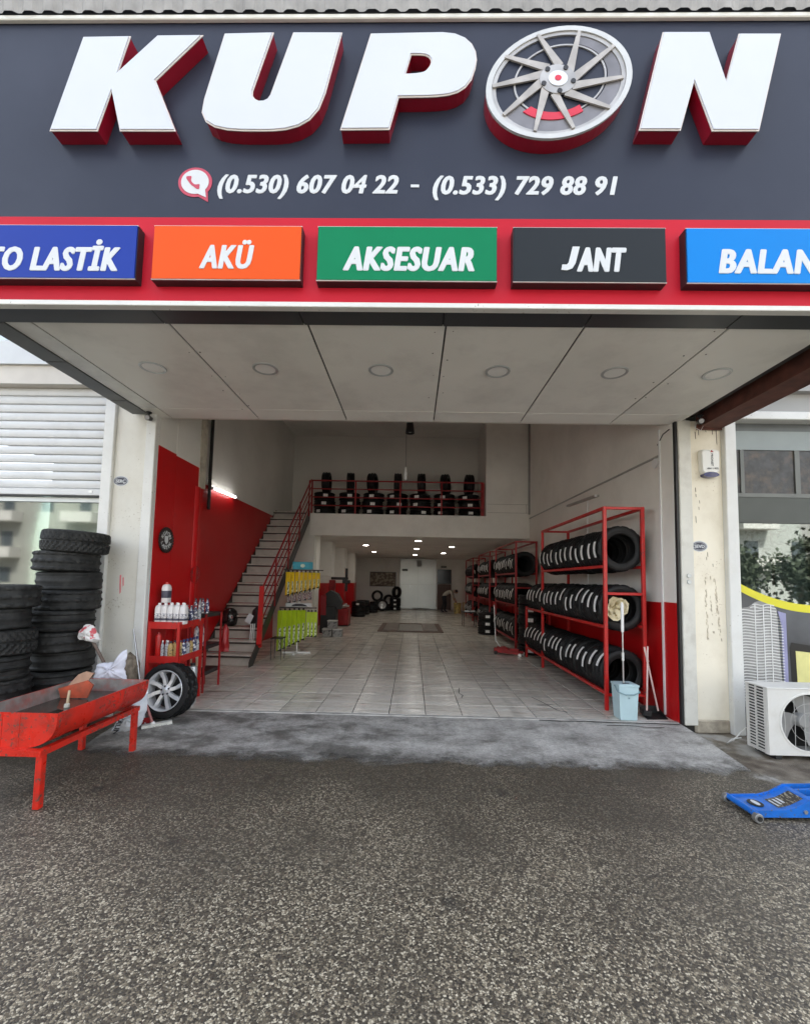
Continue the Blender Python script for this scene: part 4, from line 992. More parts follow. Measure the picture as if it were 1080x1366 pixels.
# ------------------------------------------------------------------ red tyre racks along the right wall
def rack(label, y0, y1, tiers, ext=None, m=RED_M, x0=2.565, x1=3.07, top=2.69):
    t = thing('tyre_rack', label, 'rack', ((x0 + x1) / 2, (y0 + y1) / 2, 0), group='red tyre racks along the right wall')
    w = 0.045
    for x in (x0, x1):
        for y in (y0, y1):
            MB().bbox(x - w / 2, x + w / 2, y - w / 2, y + w / 2, 0.001, top, 0.004).build('post', m, t)
    c = w / 2 + .001
    for z in tiers:
        for x in (x0, x1):
            ye = ext[1] if ext and z in ext[0] else y1 - c
            MB().bbox(x - w / 2, x + w / 2, y0 + c, y1 - c, z - 0.02, z + 0.02, 0.004).build('shelf_bar', m, t)
            if ext and z in ext[0]:
                MB().bbox(x - w / 2, x + w / 2, y1 + c, ye, z - 0.02, z + 0.02, 0.004).build('shelf_bar', m, t)
    for z in (top - .02, ):
        for x in (x0, x1):
            MB().bbox(x - w / 2, x + w / 2, y0 + c, y1 - c, z - 0.02, z + 0.02, 0.004).build('top_bar', m, t)
    for y in (y0, y1):
        for z in (0.2, 1.52, top - .02):
            MB().bbox(x0 + c, x1 - c, y - 0.018, y + 0.018, z - 0.018, z + 0.018, 0.004).build('cross_bar', m, t)
    if ext:
        for x in (x0, x1):
            MB().bbox(x - w / 2, x + w / 2, ext[1] + .001, ext[1] + w, 0.001, ext[2], 0.004).build('post', m, t)
    return t

TIERS = (0.22, 1.08, 1.88)
rack('nearest red steel tyre rack by the mop bucket', 5.86, 8.66, TIERS, ext=((0.22, 1.08), 9.84, 1.12))
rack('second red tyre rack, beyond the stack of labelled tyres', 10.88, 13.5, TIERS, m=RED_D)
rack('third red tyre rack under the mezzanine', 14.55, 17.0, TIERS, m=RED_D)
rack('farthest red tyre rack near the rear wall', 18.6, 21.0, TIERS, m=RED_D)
def fill(rackname, y0, y1, z, step, ang0, group, sti=True, jit=0.16, x=2.818):
    n = int((y1 - y0) / step + 0.5); r = random.Random(int(y0 * 100 + z * 10))
    for i in range(n):
        k = r.randrange(3); R = TR_NEW[k]
        y = y0 + step * (i + 0.5)
        zc = z + 0.02 + sqrt(R * R - 0.232 ** 2)
        lab = 'black tyre, %s from the front on the %s tier of the %s' % (ORD[i], {0: 'bottom', 1: 'middle', 2: 'top'}[TIERS.index(z)], rackname)
        tyre(lab, (x + r.uniform(-.004, .004), y, zc + r.uniform(0, .004)), (pi / 2, r.uniform(-3, 3) * 0, 0), k, sti, pi + ang0 + r.uniform(-jit, jit), group=group, zoff=r.uniform(-.012, .012))
fill('nearest rack', 5.92, 8.62, 1.88, 0.234, 0.10, 'tyres on the nearest rack')
fill('nearest rack', 5.92, 9.80, 1.08, 0.236, -0.28, 'tyres on the nearest rack', jit=.3)
fill('nearest rack', 5.92, 9.80, 0.22, 0.232, -0.32, 'tyres on the nearest rack', jit=.3)
for z in TIERS:
    fill('second rack', 10.95, 13.45, z, 0.236, -0.1, 'tyres on the second rack')
    fill('third rack', 14.62, 16.95, z, 0.236, -0.1, 'tyres on the third rack')
    fill('farthest rack', 18.67, 20.95, z, 0.236, -0.1, 'tyres on the farthest rack', sti=(z < 1.8))

# standing stacks of new tyres between the racks
for i in range(6):
    tyre('flat-lying labelled tyre, %s from the floor in the six-tyre stack between the racks' % ORD[i], (2.80 + random.uniform(-.01, .01), 10.30, 0.115 + i * 0.2285), (0, 0, 0), i % 2, True, -1.95, True, 'tyre stack between the first two racks')
for i in range(3):
    tyre('flat-lying labelled tyre, %s from the floor in the short stack past the second rack' % ORD[i], (2.42, 14.05, 0.115 + i * 0.2285), (0, 0, 0), i % 2, True, -1.75, True, 'short tyre stack past the second rack')

# crumpled paper stuffed into the front tyre of the middle tier
pb = MB(); rp = random.Random(3)
for i in range(9):
    for k in range(16):
        t = 2 * pi * k / 16; rr = (0.05 + 0.0115 * i) * (1 + 0.22 * rp.uniform(-1, 1))
        if i == 0: rr *= 0.5
        pb.v.append((2.72 + rr * cos(t), 6.02 - i * 0.022 + rp.uniform(-.015, .015), 1.325 + rr * sin(t) * 1.05 + rp.uniform(-.01, .01)))
for i in range(8):
    for k in range(16): pb.f.append((i * 16 + k, i * 16 + (k + 1) % 16, (i + 1) * 16 + (k + 1) % 16, (i + 1) * 16 + k))
pb.f.append(tuple(range(16)))
for q in range(4):     # folded inner leaves
    a = q * 1.6
    pb.quad((2.72 + .12 * cos(a), 5.86, 1.325 + .13 * sin(a)), (2.72 + .12 * cos(a + .9), 5.85, 1.325 + .12 * sin(a + .9)), (2.72 + .03 * cos(a + 1.2), 5.95, 1.325 + .03 * sin(a + 1.2)), (2.72 + .04 * cos(a), 5.94, 1.325 + .04 * sin(a)))
tag(pb.build('paper_bag', mat('cream_paper', (0.72, 0.64, 0.44), 0.75, var=0.15, vs=9, bump=0.4, bs=22)), 'crumpled cream paper bag stuffed into the front middle-tier tyre', 'paper bag')

# ------------------------------------------------------------------ mezzanine: railing, tyres, lamps
rail = thing('mezzanine_railing', 'dark red railing along the front of the mezzanine', 'railing', (-0.48, 12.22, 3.5))
for z in (4.46, 4.22, 3.98, 3.74):
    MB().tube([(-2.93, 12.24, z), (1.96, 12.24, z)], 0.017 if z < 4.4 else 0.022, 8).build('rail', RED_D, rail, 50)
for x in (-2.93, -1.68, -0.40, 0.78):
    part('post', RED_D, rail, (x - .02, x + .02, 12.262, 12.302, 3.501, 4.46))
part('post', RED_D, rail, (1.90, 1.99, 12.262, 12.33, 3.501, 4.46))
mx = (-2.64, -1.92, -1.22, -0.50, 0.20, 0.90, 1.60)
for i, x in enumerate(mx):
    r = random.Random(i + 40); nfl = 2 if i == 0 else 3
    nm = ORD[i]
    for j in range(3):
        tyre('%s flat tyre of the %s mezzanine stack from the left' % (('lowest', 'middle', 'upper')[j], nm), (x + r.uniform(-.03, .03), 12.74 + r.uniform(-.02, .03), 3.505 + 0.115 + j * 0.2285), (0, 0, 0), j % 2, True, -pi / 2 + r.uniform(-.5, .4), True, 'flat tyres in the mezzanine stacks')
    k = r.randrange(2); R = TR_NEW[k]
    tyre('tyre standing upright on the %s mezzanine stack from the left' % nm, (x + r.uniform(-.03, .03), 12.78, 3.505 + 0.686 + R), (pi / 2, 0, pi / 2 + r.uniform(-.35, .35)), k, True, r.uniform(.05, .25) if r.random() < 2 else 0, True, 'upright tyres on the mezzanine')
# bulb hanging on a wire in the tall room, dark spot lamp near the front
hb = thing('pendant_bulb', 'white spiral bulb hanging on a thin wire in front of the mezzanine', 'bulb', (-0.19, 9.0, 3.74))
MB().tube([(-0.19, 9, 4.02), (-0.19, 9, 6.27)], 0.004, 5).build('wire', BLACK, hb)
MB().lathe([(0.0, 4.03), (0.02, 4.02), (0.024, 3.93), (0.0, 3.93)], 12, (-0.19, 9, 0)).build('socket', WHITE_P, hb, 40)
MB().lathe([(0.0, 3.93), (0.03, 3.92), (0.034, 3.89), (0.024, 3.87), (0.036, 3.84), (0.025, 3.81), (0.034, 3.78), (0.02, 3.755), (0.0, 3.75)], 14, (-0.19, 9, 0)).build('bulb', WHITE_P, hb, 60)
hl = thing('dark_spot_lamp', 'black spot lamp hanging just below the canopy edge inside the shop', 'lamp', (-0.09, 7.0, 4.06))
MB().tube([(-0.09, 7.0, 4.25), (-0.09, 7.0, 6.27)], 0.008, 6).build('stem', BLACK, hl)
MB().lathe([(0.0, 4.26), (0.05, 4.25), (0.065, 4.15), (0.075, 4.06), (0.06, 4.06), (0.05, 4.12), (0.0, 4.12)], 16, (-0.09, 7, 0)).build('shade', BLACK, hl, 40)
MB().lathe([(0.0, 4.115), (0.045, 4.11), (0.03, 4.08), (0.0, 4.07)], 12, (-0.09, 7, 0)).build('reflector', CHROME, hl, 40)
# lit downlights under the mezzanine
LIT = mat('downlight_lit', (1, 0.97, 0.9), 0.5, emit=(1.0, 0.95, 0.86), estr=11.0)
spots = [(-1.82, 12.70, 'front left'), (-1.80, 16.4, 'middle left'), (-1.79, 20.0, 'rear left'), (0.16, 14.2, 'front centre'), (0.14, 17.7, 'middle centre'), (0.10, 21.8, 'rear centre'), (1.56, 12.70, 'front right'), (1.46, 16.4, 'middle right'), (1.40, 20.1, 'rear right')]
dlm = None
for x, y, w in spots:
    lab = 'lit round downlight, %s of the nine under the mezzanine' % w
    if dlm is None:
        dlm = thing('ceiling_downlight', lab, 'downlight', (x, y, 2.96), group='lit downlights under the mezzanine')
        MB().lathe([(0.10, 0.0), (0.10, -0.008), (0.118, -0.010), (0.122, 0.0)], 24, closed=True).build('ring', WHITE_P, dlm, 40, local=True)
        MB().lathe([(0.0, -0.007), (0.10, -0.005), (0.10, -0.001), (0.0, -0.001)], 24).build('diffuser', LIT, dlm, 40, local=True)
    else:
        dup(dlm, (x, y, 2.96), (0, 0, 0), lab)
# tube lamps: lit one on the left wall, unlit one on the right wall
def tube_lamp(label, a, b, m, out):
    a, b = Vector(a), Vector(b)
    t = thing('tube_lamp', label, 'lamp', a)
    o = Vector(out)
    MB().bar(a + o * .02, b + o * .02, 0.05, 0.035).build('batten', mat('batten_grey', (0.42, 0.41, 0.38), 0.5), t)
    d = (b - a).normalized()
    MB().tube([a + o * .055 + d * .03, b + o * .055 - d * .03], 0.022, 10).build('tube', m, t, 50)
    for p in (a, b): MB().tube([p + o * .055 - d * .005, p + o * .055 + (d if p is a else -d) * .03], 0.024, 10).build('end_cap', WHITE_P, t, 50)
tube_lamp('lit white tube lamp on the red wall above the stairs', (-3.90, 8.12, 3.33), (-3.90, 9.20, 3.36), mat('tube_lit', (1, 1, 1), 0.4, emit=(1.0, 0.98, 0.94), estr=3.5), (1, 0, 0))
tube_lamp('unlit tube lamp on the white right wall above the rack', (3.245, 7.62, 3.20), (3.245, 9.06, 3.27), mat('tube_off', (0.40, 0.39, 0.36), 0.35), (-1, 0, 0))

# ------------------------------------------------------------------ staircase with its railing
NS = 16; Y0, Y1 = 8.10, 12.12; RISE = 3.49 / NS; GO = (Y1 - Y0) / NS; SXL, SXR = -3.88, -2.96
stair = thing('staircase', 'steep staircase with pale treads and dark steel stringers up to the mezzanine', 'staircase', (-3.42, 8.1, 0))
TREAD = mat('tread_marble', (0.56, 0.53, 0.48), 0.4, var=0.12, vs=5, dirt=(0.3, 0.27, 0.22), dirt_amt=0.5, dirt_scale=6)
RISER = mat('riser_panel', (0.50, 0.475, 0.43), 0.5, var=0.1, vs=4, dirt=(0.25, 0.22, 0.19), dirt_amt=0.4, dirt_scale=5)
for i in range(NS):
    z = RISE * (i + 1); y = Y0 + GO * i
    part('tread', TREAD, stair, (SXL + .005, SXR - .005, y - 0.03, y + GO - 0.03, z - 0.032, z), b=0.004)
    part('nosing', DARK_ST, stair, (SXL + .005, SXR - .005, y - 0.036, y - 0.005, z - 0.062, z - 0.034))
    part('riser', RISER, stair, (SXL + .005, SXR - .005, y + 0.002, y + 0.016, z - RISE + 0.006, z - 0.066))
for x in (SXL - .016, SXR):
    MB().prism([(Y0 - 0.10, 0.0), (Y0 + 0.10, 0.0), (Y1 + 0.06, 3.49 - 0.20), (Y1 + 0.06, 3.49 + 0.06), (Y1 - 0.03, 3.49 + 0.06), (Y0 - 0.10, 0.09)], x, x + 0.014, 'yz').build('stringer', DARK_ST, stair)
srail = thing('stair_railing', 'dark red sloping railing on the open side of the staircase', 'railing', (-2.95, 8.4, 0.4))
sl_ = lambda y, up: 3.49 * (y - Y0) / (Y1 - Y0) + up
YR0 = 8.46
for k, up in enumerate((0.98, 0.76, 0.54, 0.32)):
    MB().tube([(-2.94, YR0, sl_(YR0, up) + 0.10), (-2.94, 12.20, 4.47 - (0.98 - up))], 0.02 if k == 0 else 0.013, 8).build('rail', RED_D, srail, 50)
for y in (9.3, 10.2, 11.1, 12.0):
    MB().bar((-2.94, y, sl_(y, 0.0)), (-2.94, y, sl_(y, 1.02)), 0.03, 0.03).build('baluster', RED_D, srail)
MB().bbox(-2.935, -2.885, 8.40, 8.46, 0.30, 1.48, 0.006).build('newel_post', RED_M, srail)
MB().prism([(8.30, 0.38), (8.34, 1.46), (8.36, 1.48), (8.36, 0.34)], -2.94, -2.85, 'yz').build('newel_plate', RED_M, srail)

# ------------------------------------------------------------------ outdoor stacks of used tyres (left)
WD = {0: 0.25, 1: 0.225, 2: 0.215, 3: 0.235}; RD = {0: .33, 1: .325, 2: .318, 3: .328}
def old_stack(cx_, cy_, kinds, z0, nm, jit, seed):
    r = random.Random(seed); z = z0; n = len(kinds)
    for i, k in enumerate(kinds):
        o = link('used_tyre', TM_OLD[k], None, (cx_ + r.uniform(-jit, jit), cy_ + r.uniform(-jit, jit), z + WD[k] / 2), (r.uniform(-.02, .02), r.uniform(-.02, .02), r.uniform(0, 6.28)))
        w = 'bottom' if i == 0 else ('topmost' if i == n - 1 else '%s from the ground' % ORD[i])
        tag(o, 'worn grey-black tyre, %s in the %s outdoor stack' % (w, nm), 'tyre', 'used tyres in the %s outdoor stack' % nm)
        z += WD[k] - 0.004
    return o
top2 = old_stack(-3.97, 4.97, [2, 1, 3, 2, 1, 3, 1, 2, 1], -0.099, 'taller', 0.042, 11)
z9 = top2.location.z + 0.112
o = link('used_tyre', TM_OLD[0], None, (-3.90, 4.95, z9 + 0.117), (0.02, 0.045, 0.4)); tag(o, 'worn directional tyre tilted on top of the taller outdoor stack', 'tyre', 'used tyres in the taller outdoor stack')
old_stack(-4.13, 4.28, [3, 0, 1, 3, 0, 2, 1], -0.099, 'shorter', 0.042, 14)

# ------------------------------------------------------------------ red water trough on its stand
tr = thing('water_trough', 'red half-barrel steel water trough on a four-legged stand', 'trough', (-2.98, 3.85, -0.1))
TX, TZ, RX, RZ = -2.985, 0.585, 0.345, 0.262
def se(a, k=0.0):
    c, s_ = cos(radians(a)), sin(radians(a)); q = (abs(c) ** 2.9 + abs(s_) ** 2.9) ** (-1 / 2.9)
    return (TX + (RX - k) * q * c, TZ + (RZ - k) * q * s_)
arc = [se(a) for a in range(180, 361, 6)]
arc_i = [se(a, .006) for a in range(180, 361, 6)]
bs = MB(); n = len(arc)
ys = [3.30, 3.66, 3.665, 3.70, 3.705, 4.02, 4.025, 4.06, 4.065, 4.42]
for y in ys:
    k = 1.006 if y in (3.665, 3.70, 4.025, 4.06) else 1.0
    bs.v += [(TX + (p[0] - TX) * k, y, TZ + (p[1] - TZ) * k) for p in arc]
for j in range(len(ys) - 1):
    for i in range(n - 1): bs.f.append((j * n + i, j * n + i + 1, (j + 1) * n + i + 1, (j + 1) * n + i))
basin = bs.build('basin', RED_TR, tr, 50)
bi = MB()
for y in (3.306, 4.414): bi.v += [(p[0], y, p[1]) for p in arc_i]
for i in range(n - 1): bi.f.append((i, i + 1, n + i + 1, n + i))
GALV = mat('scraped_galvanised', (0.30, 0.27, 0.25), 0.5, metal=0.3, var=0.3, vs=9, dirt=(0.50, 0.05, 0.035), dirt_amt=0.9, dirt_scale=5)
bi.build('lining', GALV, basin, 50)
rimb = MB()
for s in (0, -1):
    p = arc[s]; q = arc_i[s]; rimb.quad((p[0], 3.30, p[1]), (p[0], 4.42, p[1]), (q[0], 4.414, q[1]), (q[0], 3.306, q[1]))
rimb.build('rim', RED_TR, basin)
for y0, y1 in ((3.296, 3.3015), (4.4185, 4.424)):
    MB().prism(arc, y0, y1).build('end_plate', RED_TR, tr)
MB().prism([se(a, .012) for a in range(180, 361, 6)], 4.400, 4.413).build('end_lining', GALV, tr)
for x in (-3.06, -2.925): MB().tube([(x, 3.295, 0.33), (x, 3.295, 0.58)], 0.0025, 5).build('weld_seam', RED_TR, tr)
WAT = bpy.data.materials.new('dirty_water'); WAT.use_nodes = True
WAT.node_tree.nodes['Principled BSDF'].inputs['Base Color'].default_value = (0.035, 0.030, 0.024, 1); WAT.node_tree.nodes['Principled BSDF'].inputs['Roughness'].default_value = 0.05
part('water', WAT, tr, (-3.30, -2.67, 3.307, 4.398, 0.452, 0.470))
# stand
fz = 0.305
for (a, b) in (((-2.735, 3.25, fz), (-2.735, 4.42, fz)), ((-3.245, 3.25, fz), (-3.245, 4.42, fz))):
    MB().bar(a, b, 0.05, 0.045).build('frame_bar', RED_TR, tr)
for y in (3.275, 4.395):
    MB().bar((-3.219, y, fz), (-2.761, y, fz), 0.05, 0.044).build('frame_bar', RED_TR, tr)
for x in (-2.735, -3.245):
    for y in (3.29, 4.38):
        MB().bbox(x - .0235, x + .0235, y - .0235, y + .0235, -0.0985, fz - 0.023, 0.003).build('leg', RED_TR, tr)
# old spreader plate and brush lying in the trough
pl = thing('rusty_plate', 'bent orange-red metal plate standing in the water trough', 'plate', (-3.12, 4.0, 0.47))
MB().prism([(-3.27, 0.472), (-3.02, 0.48), (-2.97, 0.60), (-3.03, 0.64), (-3.30, 0.56)], 4.10, 4.112).build('blade', mat('orange_rust', (0.42, 0.07, 0.03), 0.5, var=0.3, vs=10, dirt=(0.16, 0.08, 0.05), dirt_amt=0.7, dirt_scale=8), pl)
MB().prism([(-3.22, 0.585), (-3.03, 0.64), (-2.985, 0.705), (-3.06, 0.718), (-3.13, 0.69)], 4.116, 4.13).build('flap', mat('worn_board', (0.42, 0.25, 0.17), 0.7, var=0.25, vs=9), pl)
br = thing('wire_brush', 'small brush standing in the dark water of the trough', 'brush', (-3.02, 3.86, 0.47))
MB().tube([(-3.05, 3.92, 0.59), (-3.00, 3.84, 0.475)], [0.010, 0.013], 8).build('handle', mat('brush_wood', (0.45, 0.33, 0.2), 0.6), br, 50)
MB().lathe([(0.0, 0.0), (0.02, 0.0), (0.022, -0.028), (0.0, -0.03)], 10, (-2.998, 3.836, 0.50)).build('bristles', mat('bristle_white', (0.66, 0.62, 0.52), 0.8), br, 40)

# ------------------------------------------------------------------ sacks, brooms, sticks by the left jamb
def cloth_lump(cx_, cy_, z0, sx, sy, h, m, seed, name, label, cat, lean=0.0, nu=18, nv=12, pin=0.25):
    r = random.Random(seed); mb = MB(); off = [r.uniform(0, 6.28) for _ in range(6)]
    for j in range(nv + 1):
        t = j / nv
        w = (1 - pin * t) * (1 - max(0, t - 0.85) * 4.0) if t < 1 else 0.12
        for i in range(nu):
            a = 2 * pi * i / nu
            d = 1 + 0.10 * sin(3 * a + off[0] + 4 * t) + 0.07 * sin(7 * a + off[1] - 6 * t) + 0.05 * sin(11 * a + off[2] + 9 * t)
            mb.v.append((cx_ + sx * w * d * cos(a) + lean * t, cy_ + sy * w * d * sin(a), z0 + h * t + 0.02 * sin(2 * a + off[3]) * t))
    for j in range(nv):
        for i in range(nu): mb.f.append((j * nu + i, j * nu + (i + 1) % nu, (j + 1) * nu + (i + 1) % nu, (j + 1) * nu + i))
    mb.f.append(tuple(range(nu))[::-1]); mb.f.append(tuple(nv * nu + i for i in range(nu)))
    return tag(mb.build(name, m, None, 60), label, cat)
SACK = mat('woven_sack', (0.70, 0.73, 0.78), 0.65, var=0.08, vs=9, bump=0.5, bs=26, dirt=(0.42, 0.42, 0.40), dirt_amt=0.5, dirt_scale=5)
def crumple(poly, y, thick, seed, amp=0.02, lean=0.0):
    """crumpled bag: outline in xz with a puckered front and back; lean tips it back with height"""
    r = random.Random(seed); out = []
    n0 = len(poly)
    for i in range(n0):
        a, b = Vector(poly[i]), Vector(poly[(i + 1) % n0]); L0 = (b - a).length; m_ = max(1, int(L0 / 0.03))
        d = (b - a).normalized() if L0 else Vector((0, 0)); nn = Vector((d.y, -d.x))
        for k in range(m_):
            out.append(a + (b - a) * (k / m_) + nn * (r.uniform(-1, 1) * amp * .4 if k else 0))
    c = sum(out, Vector((0, 0))) / len(out); n = len(out); z0 = min(p.y for p in out)
    mb = MB(); rings = (1.0, 0.86, 0.68, 0.46, 0.22)
    for side in (-1, 1):
        base = len(mb.v)
        for j, q in enumerate(rings):
            for p in out:
                w = c + (p - c) * q; prof = sqrt(max(0, 1 - q * q)) * thick
                mb.v.append((w.x, y + side * (prof + (r.uniform(-amp, amp) * .8 if j else 0)) + lean * (w.y - z0), w.y + (r.uniform(-amp, amp) * .3 if j else 0)))
        mb.v.append((c.x, y + side * thick + lean * (c.y - z0), c.y))
        for j in range(len(rings) - 1):
            for i in range(n):
                mb.f.append((base + j * n + i, base + j * n + (i + 1) % n, base + (j + 1) * n + (i + 1) % n, base + (j + 1) * n + i))
        for i in range(n): mb.f.append((base + 4 * n + i, base + 4 * n + (i + 1) % n, base + 5 * n))
    return mb
sk = thing('white_sack', 'white woven sack with dark lettering slumped behind the trough leg', 'sack', (-3.05, 4.80, -0.1))
crumple([(-3.26, -0.092), (-3.19, 0.08), (-3.08, 0.19), (-2.98, 0.31), (-2.91, 0.33), (-2.90, 0.15), (-2.94, 0.0), (-3.08, -0.075)], 4.82, 0.09, 5, 0.022, 0.12).build('bag', SACK, sk, 80)
tv, tf = text_mesh('KALIN', 0.003, 0.03, 0.0)
a0, a1 = min(p[0] for p in tv), max(p[0] for p in tv); k_ = 0.20 / (a1 - a0)
MB().add([(-3.115 + p[1] * k_ * 1.0 - 0.06 * (p[0] - a0) / (a1 - a0), 4.722 - p[2], 0.13 - (p[0] - a0) * k_) for p in tv], tf).build('lettering', INK, sk)
tag(crumple([(-3.42, 0.50), (-3.405, 0.655), (-3.32, 0.685), (-3.22, 0.69), (-3.13, 0.81), (-3.085, 0.83), (-3.08, 0.74), (-3.10, 0.62), (-3.05, 0.50)], 4.72, 0.055, 8, 0.020, 0.05).build('plastic_bag', mat('white_plastic_bag', (0.66, 0.67, 0.76), 0.45, var=0.08, vs=7, bump=0.8, bs=16), None, 80), 'crumpled white plastic bag sticking up behind the far end of the trough', 'bag')
cloth_lump(-3.30, 5.15, -0.09, 0.13, 0.12, 0.80, mat('brown_jute', (0.20, 0.165, 0.125), 0.9, var=0.5, vs=16, bump=0.8, bs=30), 8, 'jute_bundle', 'brown mottled bundle against the left jamb behind the plastic bag', 'bundle', lean=-0.02, pin=0.2)

def stick_tool(name, label, cat, a, b, r0, m):
    t = thing(name, label, cat, b)
    MB().tube([a, b], r0, 8).build('handle', m, t, 50)
    return t
sh = stick_tool('wrapped_stick', 'dark wooden stick with a white and red plastic bag tied on its top', 'stick', (-3.50, 4.78, 0.90), (-3.03, 4.93, -0.06), 0.017, mat('grey_wood', (0.16, 0.12, 0.10), 0.7, var=0.3, vs=12))
wm = crumple([(-3.66, 0.93), (-3.65, 1.02), (-3.585, 1.085), (-3.50, 1.07), (-3.465, 1.0), (-3.41, 0.92), (-3.455, 0.88), (-3.56, 0.90)], 4.775, 0.055, 12, 0.022)
wm.build('wrapping_bag', mat_print('printed_bag', (0.76, 0.74, 0.72), (0.62, 0.10, 0.12), (16, 16, 16), 0.55), sh, 70)
stick_tool('metal_rod', 'thin steel rod leaning against the left jamb', 'rod', (-3.375, 5.28, 0.98), (-2.98, 4.98, -0.05), 0.011, STEEL)
bm_ = thing('push_broom', 'push broom with dusty white head lying by the alloy wheel', 'broom', (-2.82, 4.93, -0.06))
MB().tube([(-3.06, 4.93, 0.45), (-2.86, 4.92, -0.015)], 0.014, 8).build('handle', mat('faded_red_handle', (0.36, 0.13, 0.12), 0.5, var=0.15), bm_, 50)
MB().tube([(-2.868, 4.92, 0.005), (-2.845, 4.92, -0.035)], 0.022, 10).build('socket', WHITE_P, bm_, 50)
hd = MB(); A, B = Vector((-2.95, 4.86, -0.035)), Vector((-2.70, 5.02, -0.018)); d = (B - A).normalized()
hd.bar(A, B, 0.07, 0.035)
hd.build('head', mat('dusty_white', (0.60, 0.60, 0.55), 0.7, var=0.15, vs=14), bm_)
bb = MB(); rb = random.Random(6); nrm = Vector((d.y, -d.x, 0))
for k in range(90):
    t = (k + rb.random()) / 90; s = rb.uniform(-.028, .028)
    p = A + (B - A) * t + nrm * s; q = p + nrm * (0.045 + rb.uniform(-.01, .015)) + Vector((rb.uniform(-.008, .008), 0, -0.028))
    bb.tube([p, q], 0.0035, 4, False)
tag(bb.build('bristles', mat('bristle_grey', (0.34, 0.34, 0.32), 0.9, var=0.3), bm_), kind='stuff')
sc2 = thing('dust_scoop', 'dark red dust scoop lying under the sack beside the broom', 'dustpan', (-2.97, 4.84, -0.06))
scm = MB(); scm.add([(-3.12, 4.70, -0.088), (-2.86, 4.86, -0.070), (-2.95, 5.0, -0.045), (-3.16, 4.90, -0.05), (-3.13, 4.90, 0.03), (-2.93, 5.0, 0.035)], [(0, 1, 2, 3), (3, 2, 5, 4)])
scm.build('pan', RED_D, sc2)
MB().tube([(-3.03, 4.95, 0.0), (-3.085, 5.0, 0.44)], 0.010, 8).build('handle', WHITE_P, sc2, 50)

# ------------------------------------------------------------------ alloy wheel leaning on the shelf
wh = thing('alloy_wheel', 'tyre on a silver eight-spoke alloy rim leaning against the red shelf', 'wheel', (-2.83, 5.16, 0.298), (radians(90 - 9), 0, radians(-7)))
link('tyre', tyre_mesh(0.315, 0.215, 0.222, 'block', RUB, 84, 21), wh)
rimm = MB().lathe([(0.224, 0.085), (0.230, 0.100), (0.226, 0.104), (0.216, 0.097), (0.205, 0.06), (0.198, 0.0), (0.205, -0.08), (0.226, -0.10), (0.232, -0.095)], 56, caps=False)
rimm.build('rim', CHROME, wh, 40, local=True)
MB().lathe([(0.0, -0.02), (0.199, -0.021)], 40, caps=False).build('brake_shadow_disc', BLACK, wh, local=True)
sp8 = MB()
for k in range(8):
    t = 2 * pi * k / 8 + 0.2; u = Vector((cos(t), sin(t), 0)); v = Vector((-sin(t), cos(t), 0))
    m1 = u * 0.045 + v * 0.0; w0, w1, w2 = 0.020, 0.022, 0.032
    mid = u * 0.13 + v * 0.012; end = u * 0.212 + v * 0.030
    c = [m1 - v * w0, m1 + v * w0, mid + v * w1 * .8, end + v * w2, end - v * w2 * .55, mid - v * w1]
    zf = [0.070, 0.070, 0.072, 0.086, 0.086, 0.072]
    sp = MB(); sp.add([(p.x, p.y, z) for p, z in zip(c, zf)] + [(p.x, p.y, z - 0.04) for p, z in zip(c, zf)], [(0, 1, 2, 5), (5, 2, 3, 4)] + [(i, (i + 1) % 6, (i + 1) % 6 + 6, i + 6) for i in range(6)])
    sp.build('spoke', CHROME, wh, local=True)
MB().lathe([(0.0, 0.082), (0.028, 0.081), (0.034, 0.076), (0.062, 0.072), (0.066, 0.03), (0.0, 0.03)], 28).build('hub', CHROME, wh, 40, local=True)
for k in range(5):
    t = 2 * pi * k / 5 + 0.5
    MB().lathe([(0.0, 0.079), (0.010, 0.079), (0.012, 0.072), (0.012, 0.04), (0, 0.04)], 10, (0.047 * cos(t), 0.047 * sin(t), 0)).build('lug_nut', BLACK, wh, 40, local=True)
MB().lathe([(0.0, 0.0835), (0.015, 0.0835), (0.015, 0.08), (0, 0.08)], 14).build('centre_cap', ALU_G, wh, local=True)

# ------------------------------------------------------------------ red shelf with bottles
shf = thing('red_shelf', 'small red two-tier metal shelf holding white jugs by the left jamb', 'shelf', (-3.08, 5.72, 0))
for x in (-3.27, -2.905):
    for y in (5.44, 6.03):
        part('post', RED_M, shf, (x - .016, x + .016, y - .016, y + .016, 0.001, 1.06))
for z in (0.60, 1.02):
    part('tray', RED_M, shf, (-3.252, -2.923, 5.458, 6.012, z, z + .008))
    for q in ((-3.252, -2.923, 5.424, 5.43, z - .045, z + .04), (-3.252, -2.923, 6.04, 6.046, z - .045, z + .04), (-2.888, -2.882, 5.458, 6.012, z - .045, z + .04), (-3.293, -3.287, 5.458, 6.012, z - .045, z + .04)):
        part('tray_lip', RED_M, shf, q)
shf2 = thing('slim_shelf', 'slim dark red shelf with black trays behind the red shelf', 'shelf', (-2.93, 6.45, 0))
for x in (-3.15, -2.93):
    for y in (6.2, 6.7): part('post', RED_D, shf2, (x - .012, x + .012, y - .012, y + .012, 0.001, 1.1))
for z in (0.25, 0.62, 1.08):
    part('tray', BLACK, shf2, (-3.137, -2.943, 6.19, 6.71, z - .03, z + .03), b=0.004)

